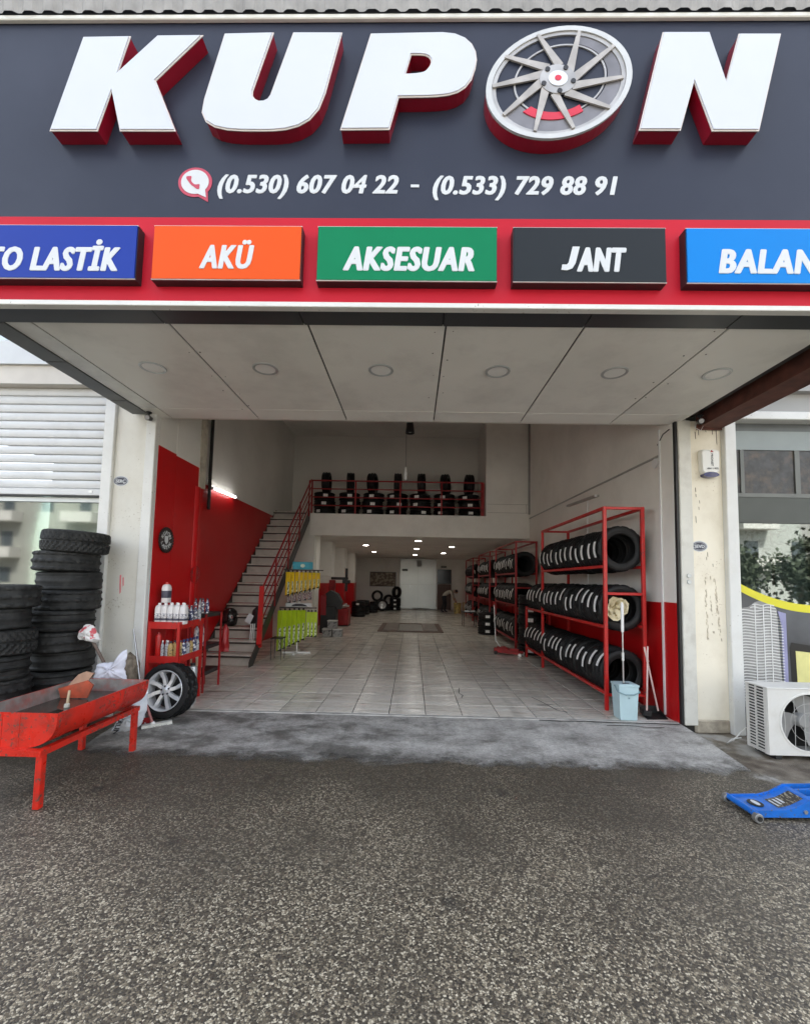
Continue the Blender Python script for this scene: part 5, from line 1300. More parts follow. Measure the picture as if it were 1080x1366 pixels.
def bottle(name, label, cat, loc, prof, m, parts=(), group=None, sx=1, sy=1, n=16, rotz=0, sq=2.0):
    t = thing(name, label, cat, loc, (0, 0, rotz), group)
    MB().lathe(prof, n, sx=sx, sy=sy, sq=sq).build('bottle_body', m, t, 40, local=True)
    for nm, pr, mm in parts:
        MB().lathe(pr, n, sx=sx if nm == 'label_band' else 1, sy=sy if nm == 'label_band' else 1, sq=sq if nm == 'label_band' else 2.0).build(nm, mm, t, 40, local=True)
    return t
JUG = mat('jug_white', (0.80, 0.77, 0.76), 0.4, var=0.03)
JLAB = mat_print('jug_label', (0.78, 0.76, 0.76), (0.06, 0.06, 0.10), (40, 40, 90), 0.50)
JBAND = mat('jug_band_dark', (0.07, 0.07, 0.10), 0.5)
jp = [(0.0, 0.0), (0.043, 0.0), (0.0475, 0.008), (0.0475, 0.185), (0.043, 0.212), (0.032, 0.230), (0.018, 0.236), (0.0, 0.236)]
def jug(label, loc, big=False, group='white jugs on the red shelf'):
    s = 1.0
    return bottle('white_jug', label, 'jug', loc, jp, JUG,
                  [('label_band', [(0.0485, 0.045), (0.0492, 0.046), (0.0492, 0.072), (0.0485, 0.073)], JBAND), ('label_band', [(0.0485, 0.076), (0.0492, 0.077), (0.0492, 0.13), (0.0485, 0.131)], JLAB),
                   ('cap', [(0.0, 0.262), (0.018, 0.262), (0.020, 0.258), (0.020, 0.236), (0.0, 0.236)], JUG)], group, 0.80, 1.10, 24, 0, 4.5)
for i in range(5): jug('white jug, %s from the left in the front row on the red shelf' % ORD[i], (-3.212 + i * 0.079, 5.52, 1.029))
for i in range(4): jug('white jug in the second row on the red shelf, %s from the left' % ORD[i], (-3.21 + i * 0.079, 5.65, 1.029))
jt = bottle('white_jug', 'single tall white jug with a black label standing above the other jugs', 'jug', (-3.18, 5.60, 1.292), jp, JUG,
       [('label_band', [(0.0485, 0.06), (0.0496, 0.062), (0.0496, 0.15), (0.0485, 0.152)], JBAND), ('cap', [(0.0, 0.262), (0.018, 0.262), (0.02, 0.236), (0.0, 0.236)], mat('cap_red', (0.55, 0.06, 0.05)))], None, 0.95, 1.15, 24, 0, 4.5)
can = [(0.0, 0.0), (0.024, 0.0), (0.026, 0.006), (0.026, 0.150), (0.018, 0.165), (0.012, 0.170), (0.012, 0.195), (0.0, 0.196)]
DKL = mat_print('can_label_dark', (0.10, 0.11, 0.17), (0.74, 0.72, 0.68), (45, 45, 45), 0.52)
SIL = mat_print('can_label_silver', (0.45, 0.46, 0.48), (0.12, 0.12, 0.15), (50, 50, 50), 0.55)
GOL = mat_print('can_label_gold', (0.50, 0.34, 0.13), (0.12, 0.08, 0.05), (40, 40, 60), 0.54)
BLU = mat_print('bottle_label_navy', (0.05, 0.06, 0.14), (0.75, 0.76, 0.78), (30, 30, 30), 0.50)
CAPB = mat('cap_dark', (0.05, 0.05, 0.07), 0.4)
k = 0
for j in range(3):
    for i in range(4):
        bottle('spray_can', 'small dark spray can, %s in row %s beyond the jugs on the red shelf' % (ORD[i], ('one', 'two', 'three')[j]), 'can', (-3.09 + i * 0.055 + 0.01 * j, 5.765 + j * 0.085, 1.029), can, (DKL, SIL, DKL, BLU)[(i + j) % 4], [('cap', [(0.0, 0.215), (0.012, 0.213), (0.014, 0.196), (0.0, 0.196)], (CAPB, WHITE_P, mat('cap_red', (0.55, .06, .05)))[(i + 2 * j) % 3])], 'spray cans on the red shelf top')
bottle('red_canister', 'smooth red canister on the lower tier of the red shelf', 'canister', (-3.205, 5.53, 0.609), [(0.0, 0), (0.036, 0), (0.038, 0.006), (0.038, 0.26), (0.03, 0.285), (0.0, 0.29)], RED_M, [('cap', [(0.0, 0.31), (0.02, 0.308), (0.022, 0.29), (0, 0.289)], RED_D)])
for i in range(3): bottle('silver_can', 'silver can, %s from the left on the lower tier of the red shelf' % ORD[i], 'can', (-3.145 + 0.034 * i, 5.52 + 0.03 * (i % 2), 0.609), [(a * 0.75, b) for a, b in can], SIL, [('cap', [(0.0, 0.212), (0.009, 0.21), (0.01, 0.196), (0, 0.196)], WHITE_P)], 'silver cans on the lower shelf tier')
gp = [(0.0, 0), (0.034, 0), (0.036, 0.005), (0.036, 0.13), (0.028, 0.160), (0.012, 0.172), (0.012, 0.18), (0, 0.18)]
for i in range(2):
    for j in range(2):
        bottle('gold_bottle', 'gold oil bottle, %s of the %s pair on the lower shelf tier' % (ORD[i], ('front', 'rear')[j]), 'bottle', (-3.035 + 0.075 * i, 5.51 + 0.09 * j, 0.609), gp, GOL, [('cap', [(0.0, 0.205), (0.014, 0.203), (0.015, 0.18), (0, 0.18)], CAPB)], 'gold bottles on the lower shelf tier', 1.0, 0.75)
for i in range(5):
    bottle('oil_bottle', 'dark-labelled bottle, %s from the front along the open side of the lower shelf tier' % ORD[i], 'bottle', (-2.925, 5.62 + i * 0.085, 0.609), gp, (BLU, SIL, GOL, BLU, SIL)[i], [('cap', [(0.0, 0.215), (0.016, 0.213), (0.017, 0.18), (0, 0.18)], mat('cap_blue', (0.03, 0.04, 0.14)))], 'bottles along the side of the lower shelf tier', 0.8, 1.0)
for i in range(2):
    bottle('navy_bottle', 'tall bottle with white label, %s on the middle tray of the slim shelf' % ORD[i], 'bottle', (-3.085 + 0.085 * i, 6.26, 0.651), [(a * 1.0, b * 1.5) for a, b in gp], mat_print('bottle_label_white', (0.72, 0.73, 0.75), (0.1, 0.12, 0.25), (30, 30, 14), 0.56), [('cap', [(0.0, 0.31), (0.014, 0.308), (0.015, 0.27), (0, 0.27)], CAPB)], 'tall bottles on the slim shelf')
for i in range(4):
    bottle('spray_bottle', 'small bottle, %s from the left on the top tray of the slim shelf' % ORD[i], 'bottle', (-3.115 + 0.052 * i, 6.25 + 0.03 * (i % 2), 1.111), [(a * .9, b * 1.0) for a, b in can], (DKL, SIL, DKL, BLU)[i], [('trigger', [(0.0, 0.215), (0.012, 0.21), (0.016, 0.2), (0.01, 0.19), (0, 0.19)], CAPB)], 'small bottles on the slim shelf')
hose = thing('coiled_hose', 'coil of cream hose hanging on the lower part of the slim shelf', 'hose', (-2.95, 6.18, 0.3))
MB().tube([(-3.04 + 0.055 * cos(a * .5) * (1 - a * .01), 6.175 - 0.002 * a, 0.44 + 0.13 * sin(a * .5)) for a in range(0, 30)], 0.010, 6).build('hose_coil', mat('cream_hose', (0.66, 0.58, 0.42), 0.5), hose, 50)
clo = cloth_lump(-2.88, 6.75, 0.50, 0.07, 0.07, 0.40, RED_D, 33, 'red_cloth', 'dark red cloth hanging at the end of the slim shelf', 'cloth', lean=0.0, pin=0.5)
bottle('steel_flask', 'upright grey cylinder standing on the floor behind the alloy wheel', 'cylinder', (-2.86, 5.75, 0.001), [(0.0, 0), (0.06, 0), (0.06, 0.42), (0.05, 0.46), (0, 0.47)], ALU_G, [('cap', [(0.0, 0.50), (0.03, 0.50), (0.03, 0.47), (0, 0.47)], BLACK)])

# round wall plaques on the red pier
for lab, y, z, k in (('round black and white emblem plaque on the red front pier', 5.70, 2.11, 1.0), ('round dark red emblem plaque at the rear corner of the red pier', 6.52, 1.66, 0.8)):
    pq = thing('wall_plaque', lab, 'plaque', (-3.295, y, z))
    dark = k < 1
    M1 = RED_D if dark else mat('plaque_black', (0.03, 0.02, 0.02), 0.4)
    M2 = mat('plaque_maroon', (0.25, 0.05, 0.05), 0.4) if dark else PRW
    R0 = 0.165 * k
    MB().lathe([(0.0, 0.006), (R0 * .9, 0.006), (R0, 0.012), (R0, 0.022), (R0 * .88, 0.026), (R0 * .80, 0.018), (0.0, 0.018)], 32, (-3.302, y, z), 'x').build('disc', M1, pq, 40)
    for q in range(26):
        t = 2 * pi * q / 26
        MB().bar((-3.281, y + R0 * .92 * cos(t), z + R0 * .92 * sin(t)), (-3.281, y + R0 * 1.04 * cos(t), z + R0 * 1.04 * sin(t)), 0.016, 0.02).build('tread_block', M1, pq)
    for q, ch in enumerate('KUPON' + 'LASTIK'):
        t = radians(152 - q * 31) if q < 5 else radians(205 + (q - 5) * 26)
        tv, tf = text_mesh(ch, 0.003, 0.03, 0); c0_ = (max(p[0] for p in tv) + min(p[0] for p in tv)) / 2
        rr = R0 * .60; sz = 0.07 * k; pc = (rr * cos(t), rr * sin(t)); rot = t - pi / 2 if q < 5 else t + pi / 2
        MB().add([(-3.2815 + p[2], y + pc[0] + ((p[0] - c0_) * cos(rot) - (p[1] - .35) * sin(rot)) * sz, z + pc[1] + ((p[0] - c0_) * sin(rot) + (p[1] - .35) * cos(rot)) * sz) for p in tv], tf).build('lettering', M2, pq)
    MB().prism([(y - .04 * k, z + .055 * k), (y + .04 * k, z + .055 * k), (y + .038 * k, z - .02 * k), (y, z - .06 * k), (y - .038 * k, z - .02 * k)], -3.282, -3.278, 'yz').build('shield', M2, pq)

# things left on the stairs
hm = thing('black_helmet', 'round black helmet resting on a lower stair tread by the red wall', 'helmet', (-3.70, 8.62, 0.66))
MB().lathe([(0.0, 0.36), (0.07, 0.35), (0.13, 0.30), (0.16, 0.22), (0.165, 0.13), (0.15, 0.05), (0.12, 0.0), (0.0, 0.0)], 24, (-3.70, 8.86, 0.656)).build('shell', mat('gloss_black', (0.012, 0.012, 0.013), 0.18, coat=0.6), hm, 60)
MB().lathe([(0.0, 0.0), (0.035, 0.002), (0.04, -0.004), (0.0, -0.006)], 16, (-3.62, 8.722, 0.84), 'y').build('badge', STEEL, hm, 40)
cloth_lump(-3.06, 8.62, 0.66, 0.12, 0.10, 0.40, BLACK, 41, 'dark_bag', 'dark bag hanging on the inside of the stair railing', 'bag', pin=0.35)
tg = thing('white_tag', 'white paper tag hanging from the dark bag by the stairs', 'tag', (-3.14, 8.46, 0.8))
MB().add([(-3.22, 8.40, 0.80), (-3.12, 8.40, 0.74), (-3.05, 8.41, 0.90), (-3.14, 8.41, 0.96), (-3.22, 8.404, 0.80), (-3.12, 8.404, 0.74), (-3.05, 8.414, 0.90), (-3.14, 8.414, 0.96)], [(0, 1, 2, 3), (7, 6, 5, 4)] + [(i, (i + 1) % 4, (i + 1) % 4 + 4, i + 4) for i in range(4)]).build('paper', PRW, tg)
for i in range(3):
    tag(MB().tube([(-3.10 + 0.035 * i, 8.42, 0.75), (-3.105 + 0.035 * i, 8.40, 0.35)], 0.011, 6).build('hanging_strap', ALU_G, None, 50), 'grey strap hanging by the stair newel, %s of three' % ORD[i], 'strap', 'straps by the newel')
stl = thing('step_stool', 'small dark wire stool beside the foot of the stairs', 'stool', (-2.72, 8.75, 0))
for x in (-2.80, -2.60):
    for y in (8.75, 9.0): MB().tube([(x, y, 0.001), (x, y, 0.42)], 0.009, 6).build('leg', DARK_ST, stl, 50)
MB().bbox(-2.82, -2.58, 8.73, 9.02, 0.421, 0.44, .004).build('seat', BLACK, stl)

# ------------------------------------------------------------------ display stand with wiper packages
dsx, dsy = -2.52, 9.65
ds = thing('display_stand', 'white wire display stand hung with yellow and lime packages', 'display stand', (dsx, dsy, 0))
MB().tube([(dsx, dsy, 0.03), (dsx, dsy, 2.0)], 0.016, 10).build('pole', WHITE_P, ds, 50)
for a, b in (((dsx - .30, dsy - .03, 0.02), (dsx + .30, dsy + .03, 0.02)), ((dsx + .02, dsy - .3, 0.02), (dsx - .02, dsy + .3, 0.02))):
    MB().bar(a, b, 0.04, 0.035 if a[1] > 9.6 else 0.03).build('foot', WHITE_P, ds)
part('hook_rail', DARK_ST, ds, (-2.86, -1.98, 9.60, 9.625, 1.815, 1.84))
part('hook_rail', DARK_ST, ds, (-2.92, -2.10, 9.60, 9.625, 0.985, 1.01))
hd = part('header_card', mat('teal_card', (0.05, 0.36, 0.48), 0.5, var=0.1, vs=8), ds, (-2.67, -2.22, 9.62, 9.63, 1.845, 2.01))
plate(MB(), [[(-2.445 + 0.05 * cos(2 * pi * k / 16), 1.925 + 0.04 * sin(2 * pi * k / 16)) for k in range(16)]], 9.614, 9.619).build('emblem', mat('pale_emblem', (0.62, 0.76, 0.62), 0.5), hd)
text_fit(MB(), 'wiper', -2.40, -2.25, 1.90, 0.03, 9.617, 0.002, 0.01, 0).build('lettering', mat('pale_emblem', (0.62, .76, .62)), hd) if False else None
cd = part('car_card', PRW, ds, (-2.78, -2.22, 9.60, 9.606, 1.02, 1.10))
MB().prism([(-2.66, 1.03), (-2.63, 1.06), (-2.56, 1.085), (-2.42, 1.085), (-2.34, 1.06), (-2.30, 1.03)], 9.594, 9.599).build('car_outline', INK, cd)
YEL = mat('package_yellow', (0.80, 0.55, 0.02), 0.4, var=0.08, vs=6)
LIM = mat('package_lime', (0.46, 0.62, 0.02), 0.4, var=0.10, vs=6)
PRT = mat_print('package_print', (0.72, 0.76, 0.60), (0.08, 0.10, 0.06), (70, 70, 22), 0.50)
def pack(name, label, cat, x, y, z1, w, h, m, group, yaw, strip=True, d=0.022):
    t = thing(name, label, cat, (x, y, z1), (0, 0, yaw), group)
    MB().bbox(-w / 2, w / 2, -d, d * .2, -h, -0.03, 0.006).build('sleeve', m, t, local=True)
    MB().bbox(-w * .18, w * .18, -d * .55, -d * .25, -0.031, 0.012, 0.002).build('hanger', BLACK, t, local=True)
    if strip: MB().box(-w * .05, w * .36, -d - .003, -d - .001, -h * .97, -h * .45).build('printed_label', PRT, t, local=True)
    MB().prism([(-w / 2 + .004, -h + .002), (w / 2 - .004, -h + .002), (w / 2 - .004, -h + .055)], -d - .006, -d - .0035).build('label_corner', BLACK, t, local=True)
for i in range(8):
    pack('yellow_package', 'yellow wiper blade package, %s from the left on the upper hooks of the display stand' % ORD[i], 'package', -2.72 + i * 0.083, 9.50 + i * 0.05, 1.81, 0.088 if i else .115, 0.55 - i * 0.024, YEL, 'yellow wiper packages', radians(-12))
for i in range(6):
    pack('lime_package', 'long lime green package, %s from the left on the lower hooks of the display stand' % ORD[i], 'package', -2.84 + i * 0.088, 9.42 + i * 0.05, 0.975, 0.115, 0.90 - i * 0.042, LIM, 'long lime green packages', radians(-14))
for i in range(3):
    pack('lime_package', 'shorter lime green package, %s of three at the right end of the display stand' % ORD[i], 'package', -2.285 + i * 0.078, 9.64 + .004 * i, 0.94, 0.085, 0.58, LIM, 'short lime green packages', 0.0)
SMT = mat_print('small_item_print', (0.16, 0.09, 0.10), (0.55, 0.50, 0.48), (38, 38, 38), 0.52)
for i in range(5):
    pack('small_package', 'small dark blister package, %s from the left between the yellow and lime rows' % ORD[i], 'package', -2.70 + i * 0.11, 9.56 + .015 * i, 1.30 + 0.02 * i, 0.085, 0.20, SMT, 'small dark blister packages', 0.0, False)

# ------------------------------------------------------------------ workshop machines in the middle distance (left)
tc = thing('tyre_changer', 'red tyre changing machine with black column and arm by the left wall', 'tyre changer', (-2.62, 15.7, 0))
part('cabinet', RED_D, tc, (-2.92, -2.26, 15.45, 16.1, 0.03, 0.62), b=0.02)
part('plinth', BLACK, tc, (-2.94, -2.24, 15.43, 16.12, 0.001, 0.029))
part('column', RED_D, tc, (-3.10, -2.90, 16.15, 16.45, 0.001, 1.62), b=0.015)
part('arm', BLACK, tc, (-3.05, -2.42, 16.24, 16.34, 1.63, 1.73), b=0.01)
part('tool_head', BLACK, tc, (-2.52, -2.44, 16.22, 16.36, 1.20, 2.06), b=0.01)
part('cross_head', BLACK, tc, (-2.62, -2.34, 16.20, 16.38, 1.50, 1.629), b=0.015)
MB().lathe([(0.0, 0.72), (0.30, 0.72), (0.32, 0.70), (0.30, 0.66), (0.12, 0.64), (0.12, 0.62), (0, 0.62)], 28, (-2.58, 15.77, 0)).build('turntable', STEEL, tc, 40)
for k in range(4):
    t = pi / 4 + k * pi / 2
    MB().bbox(-2.58 + .24 * cos(t) - .03, -2.58 + .24 * cos(t) + .03, 15.77 + .24 * sin(t) - .03, 15.77 + .24 * sin(t) + .03, .721, .78, .004).build('clamp_jaw', ALU_W, tc)
wb = thing('wheel_balancer', 'black hooded wheel balancing machine beyond the display stand', 'wheel balancer', (-2.62, 12.9, 0))
part('cabinet', BLACK, wb, (-2.80, -2.32, 13.3, 13.75, 0.001, 0.82), b=0.02)
part('panel', mat('balancer_red', (0.28, 0.012, 0.02), 0.4), wb, (-2.80, -2.62, 13.285, 13.299, 0.55, 1.15), b=0.004)
MB().prism([(-2.62, 0.80), (-2.20, 0.72), (-2.16, 0.95), (-2.30, 1.20), (-2.52, 1.30), (-2.66, 1.20)], 13.36, 13.7).build('hood', BLACK, wb)
for i, (x, z) in enumerate(((-2.42, 0.0), (-2.12, 0.0), (-2.28, 0.235))):
    t = thing('parts_box', 'grey plastic parts box, %s of the three on the floor beyond the display stand' % ('left lower', 'right lower', 'upper')[i], 'box', (x, 12.5, z), group='grey parts boxes')
    BX = mat_print('grey_box', (0.34, 0.34, 0.33), (0.14, 0.14, 0.14), (9, 9, 14), 0.52)
    MB().bbox(-0.13, 0.13, 0, 0.22, 0.002, 0.20, 0.008).build('box_body', BX, t, local=True)
    MB().bbox(-0.136, 0.136, -0.006, 0.226, 0.201, 0.23, 0.005).build('lid', ALU_W, t, local=True)

# tyres heaped at the rear wall
r = random.Random(77); hp = [(-2.65, 23.9, 2), (-2.05, 24.3, 2), (-1.45, 24.2, 1), (-0.95, 24.35, 3), (-2.42, 19.7, 3), (-2.35, 20.9, 3), (-2.05, 22.2, 2)]
nm = ('leftmost', 'second', 'third', 'rightmost', 'nearest left-side', 'next left-side', 'farthest left-side')
for i, (x, y, n_) in enumerate(hp):
    for j in range(n_):
        tyre('flat tyre, %s layer of the %s stack towards the rear wall' % (('bottom', 'second', 'top')[j], nm[i]), (x, y, 0.115 + j * .2285), (0, 0, 0), j % 2, j == 2 or i == 3, -pi / 2, True, 'tyres by the rear wall')
for i, (x, y, z, yaw) in enumerate(((-1.95, 24.3, 0.457, 0.25), (-1.30, 24.2, 0.2285, -0.3), (-0.88, 24.4, 0.686, 0.9))):
    tyre('tyre standing upright by the rear wall, %s from the left' % ORD[i], (x, y, z + 0.324), (pi / 2, 0, yaw), 0, False, group='upright tyres by the rear wall')
wq = thing('spare_wheel', 'small wheel with bright rim standing in front of the rear tyre heap', 'wheel', (-1.62, 23.6, 0.323), (pi / 2, 0, 0.2))
link('tyre', TM_NEW[0], wq)
MB().lathe([(0.0, .04), (0.06, .05), (0.10, .03), (0.19, .08), (0.207, .09), (0.207, -.05), (0, -.05)], 24).build('rim', CHROME, wq, 40, local=True)

# board on the rear wall, small notices
bd = thing('poster_board', 'brown framed display board on the rear wall', 'board', (-1.73, 25.48, 1.3))
part('frame', mat('board_frame', (0.05, 0.035, 0.025), 0.5), bd, (-2.50, -0.98, 25.46, 25.495, 1.30, 2.14))
MB().box(-2.46, -1.02, 25.452, 25.459, 1.34, 2.10).build('picture', mat_print('board_print', (0.13, 0.085, 0.05), (0.34, 0.28, 0.20), (5, 5, 7), 0.50), bd)
for lab, x, z, m in (('small dark notice above the sliding door', -0.46, 2.28, BLACK), ('small dark exit sign over the rear door', 1.80, 2.5, BLACK)):
    t = thing('notice', lab, 'notice', (x, 25.38, z))
    part('plate', m, t, (x - .16, x + .16, 25.37, 25.385, z - .06, z + .06))
    text_fit(MB(), 'ÇIKIŞ' if x > 1 else 'DİKKAT', x - .13, x + .13, z - .03, .06, 25.366, .003, .02, 0).build('lettering', mat('notice_pale', (0.5, 0.5, 0.46), 0.6), t)

# floor lift let into the tiles
lf = thing('floor_lift', 'flat rust-edged scissor lift set in the middle of the shop floor', 'lift', (-0.05, 15.4, 0))
part('frame', mat('lift_frame', (0.13, 0.08, 0.06), 0.6, var=0.3, vs=5), lf, (-1.10, 1.02, 14.05, 14.20, 0.002, 0.03), (-1.10, 1.02, 16.65, 16.80, 0.002, 0.03), (-1.10, -0.95, 14.21, 16.64, 0.002, 0.03), (0.87, 1.02, 14.21, 16.64, 0.002, 0.03))
for x0, x1 in ((-0.93, -0.45), (0.37, 0.85)):
    part('platform', mat('lift_plate', (0.22, 0.19, 0.165), 0.5, var=0.2, vs=4), lf, (x0, x1, 14.25, 16.6, 0.003, 0.05), b=0.006)
part('centre_plate', mat('lift_centre', (0.30, 0.285, 0.26), 0.5, var=0.2), lf, (-0.43, 0.35, 14.4, 16.5, 0.003, 0.022))
part('slot', BLACK, lf, (-0.40, 0.32, 14.25, 14.36, 0.003, 0.012))

# yellow bucket, rags and small trolley near the person
def pail(name, label, x, y, m, r0=.12, h=.32):
    t = thing(name, label, 'bucket', (x, y, 0))
    MB().lathe([(0.0, 0.002), (r0 * .85, 0.002), (r0, h), (r0 * .94, h), (r0 * .8, .02), (0, .02)], 20, (x, y, 0)).build('pail', m, t, 40)
    MB().tube([(x - r0, y, h * .9), (x - r0 * .6, y - .05, h * 1.25), (x + r0 * .6, y - .05, h * 1.25), (x + r0, y, h * .9)], 0.006, 5).build('handle', STEEL, t, 50)
pail('yellow_bucket', 'yellow printed bucket beside the bending person at the rear', 2.36, 22.9, mat_print('bucket_yellow', (0.50, 0.38, 0.12), (0.12, 0.1, 0.06), (12, 12, 8), 0.55), .2, .55)
pail('tan_bucket', 'tan bucket to the right of the yellow bucket at the rear', 2.78, 22.9, mat('tan_pail', (0.34, 0.24, 0.14), 0.5), .16, .6)
tt = thing('tool_trolley', 'low dark trolley with a metal tray of tools beside the third rack', 'trolley', (2.13, 16.3, 0))
for x in (1.9, 2.34):
    for y in (16.1, 16.6): MB().tube([(x, y, 0.001), (x, y, 0.52)], 0.014, 6).build('leg', DARK_ST, tt, 50)
part('tray', DARK_ST, tt, (1.86, 2.38, 16.06, 16.64, 0.521, 0.56), b=.004)
rt = random.Random(4)
for i in range(7):
    x, y = rt.uniform(1.95, 2.3), rt.uniform(16.12, 16.5)
    MB().bar((x - .08, y, .575), (x + .08, y + rt.uniform(-.06, .06), .58 + .01 * (i % 3)), .022, .018).build('spanner', STEEL, tt)

# ------------------------------------------------------------------ person bending forward at the rear
def person_mesh():
    V = []; E = []; RR = []
    def v(p, r, parent=None):
        V.append(p); RR.append(r); i = len(V) - 1
        if parent is not None: E.append((parent, i))
        return i
    pel = v((0, 0, 0.88), (0.135, 0.12)); sp1 = v((0.10, 0, 1.00), (0.13, 0.12), pel); sp2 = v((0.26, 0, 1.10), (0.14, 0.13), sp1); ch = v((0.40, 0, 1.14), (0.14, 0.15), sp2); nk = v((0.52, 0, 1.16), (0.058, 0.058), ch); h1 = v((0.58, 0, 1.15), (0.085, 0.085), nk); h2 = v((0.68, 0, 1.10), (0.095, 0.085), h1); h3 = v((0.75, 0, 1.06), (0.06, 0.055), h2)
    for s in (-1, 1):
        hip = v((0.0, .09 * s, 0.84), (.10, .10), pel); kn = v((0.05 + .04 * s, .11 * s, 0.47), (.065, .065), hip); an = v((-0.03 + .06 * s, .12 * s, 0.09), (.045, .045), kn); toe = v((0.12 + .06 * s, .13 * s, 0.045), (.04, .035), an)
        shd = v((0.42, .17 * s, 1.12), (.072, .072), ch); el = v((0.50, .22 * s, 0.84), (.048, .048), shd); wr = v((0.62, .16 * s, 0.64), (.034, .034), el); hn = v((0.66, .14 * s, 0.56), (.036, .022), wr)
        for q in range(4):
            f1 = v((0.675 + .005 * q, (.14 + (.012 * q - .018)) * 1 * s, 0.50), (.0095, .0095), hn); v((0.668 + .004 * q, (.14 + (.012 * q - .018)) * s, 0.455 + .008 * abs(q - 1)), (.008, .008), f1)
        th = v((0.69, (.14 - .035) * s, 0.53), (.010, .010), hn); v((0.70, (.14 - .045) * s, 0.49), (.008, .008), th)
    me = bpy.data.meshes.new('person'); me.from_pydata(V, E, []); me.update()
    o = bpy.data.objects.new('tmp_person', me); COL.objects.link(o)
    sk_ = o.modifiers.new('Skin', 'SKIN'); sub = o.modifiers.new('Sub', 'SUBSURF'); sub.levels = 2; sub.render_levels = 2
    for i, rr in enumerate(RR):
        me.skin_vertices[0].data[i].radius = rr
    me.skin_vertices[0].data[0].use_root = True
    dg = bpy.context.evaluated_depsgraph_get()
    out = bpy.data.meshes.new_from_object(o.evaluated_get(dg))
    bpy.data.objects.remove(o)
    for p in out.polygons: p.use_smooth = True
    return out
pm = person_mesh()
mp_, nt, b_, N, L = new_nodes('clothed_body')
tcn = N('ShaderNodeTexCoord'); sx_ = N('ShaderNodeSeparateXYZ'); L(tcn.outputs['Object'], sx_.inputs[0])
# pale shirt above the waist, dark trousers below, skin on head and hands
gz = N('ShaderNodeMath'); gz.operation = 'GREATER_THAN'; gz.inputs[1].default_value = 0.90; L(sx_.outputs[2], gz.inputs[0])
gx_ = N('ShaderNodeMath'); gx_.operation = 'GREATER_THAN'; gx_.inputs[1].default_value = 0.30; L(sx_.outputs[0], gx_.inputs[0])
mxx = N('ShaderNodeMath'); mxx.operation = 'MAXIMUM'; L(gz.outputs[0], mxx.inputs[0]); L(gx_.outputs[0], mxx.inputs[1])
gs = N('ShaderNodeMath'); gs.operation = 'GREATER_THAN'; gs.inputs[1].default_value = 0.545; L(sx_.outputs[0], gs.inputs[0])
m1 = N('ShaderNodeMix'); m1.data_type = 'RGBA'; m1.inputs[6].default_value = (0.02, 0.02, 0.025, 1); m1.inputs[7].default_value = (0.46, 0.43, 0.37, 1); L(mxx.outputs[0], m1.inputs[0])
m2 = N('ShaderNodeMix'); m2.data_type = 'RGBA'; m2.inputs[7].default_value = (0.42, 0.26, 0.19, 1); L(gs.outputs[0], m2.inputs[0]); L(m1.outputs[2], m2.inputs[6]); L(m2.outputs[2], b_.inputs['Base Color'])
b_.inputs['Roughness'].default_value = 0.8
pm.materials.clear(); pm.materials.append(mp_)
per = thing('person', 'person in a pale shirt and dark trousers bending over at the rear of the shop', 'person', (1.68, 23.4, 0.0), (0, 0, radians(-15)))
link('body', pm, per)
MB().lathe([(0.0, 0.105), (0.05, 0.095), (0.085, 0.05), (0.095, 0.0), (0.08, -0.04), (0.0, -0.05)], 16, (0.665, 0, 1.135)).build('hair', mat('dark_hair', (0.02, 0.016, 0.014), 0.7), per, 60, local=True)

# ------------------------------------------------------------------ red trolley jack in front of the tyre stack
def trolley_jack(label, loc, rot, m, L_, handle=None, nm='trolley_jack'):
    t = thing(nm, label, 'jack', loc, rot)
    for s in (-1, 1):
        MB().prism([(0.0, 0.035), (L_, 0.045), (L_, 0.15), (L_ * .72, 0.17), (L_ * .35, 0.10), (0.0, 0.085)], s * 0.115 - .004, s * 0.115 + .004).build('side_plate', m, t, local=True)
        MB().lathe([(0, -.018), (.036, -.018), (.036, .018), (0, .018)], 16, (0.02, s * 0.145, 0.037), 'y').build('roller', STEEL, t, 40, local=True)
        MB().lathe([(0, -.014), (.04, -.014), (.04, .014), (0, .014)], 16, (L_ - .05, s * 0.145, 0.041), 'y').build('caster', BLACK, t, 40, local=True)
    MB().tube([(0.02, -0.15, 0.037), (0.02, 0.15, 0.037)], 0.012, 8).build('axle', STEEL, t, 50, local=True)
    MB().bbox(L_ * .5, L_ * .95, -.06, .06, .06, .16, .02).build('pump_block', m, t, local=True)
    MB().bar((L_ * .55, 0, .12), (L_ * .12, 0, .13), .06, .05).build('lift_arm', m, t, local=True)
    MB().lathe([(0, .01), (.05, .01), (.055, .03), (.045, .03), (0, .02)], 16, (L_ * .12, 0, .145)).build('saddle', BLACK, t, 40, local=True)
    if handle: MB().tube(handle, 0.014, 8).build('handle', STEEL, t, 50, local=True)
    return t
trolley_jack('red trolley jack with upright steel handle in front of the labelled tyre stack', (2.50, 9.98, 0.0), (0, 0, radians(152)), RED_D, 0.62, [(0.50, 0, 0.15), (0.62, 0, 0.3), (0.66, 0, 1.12)])

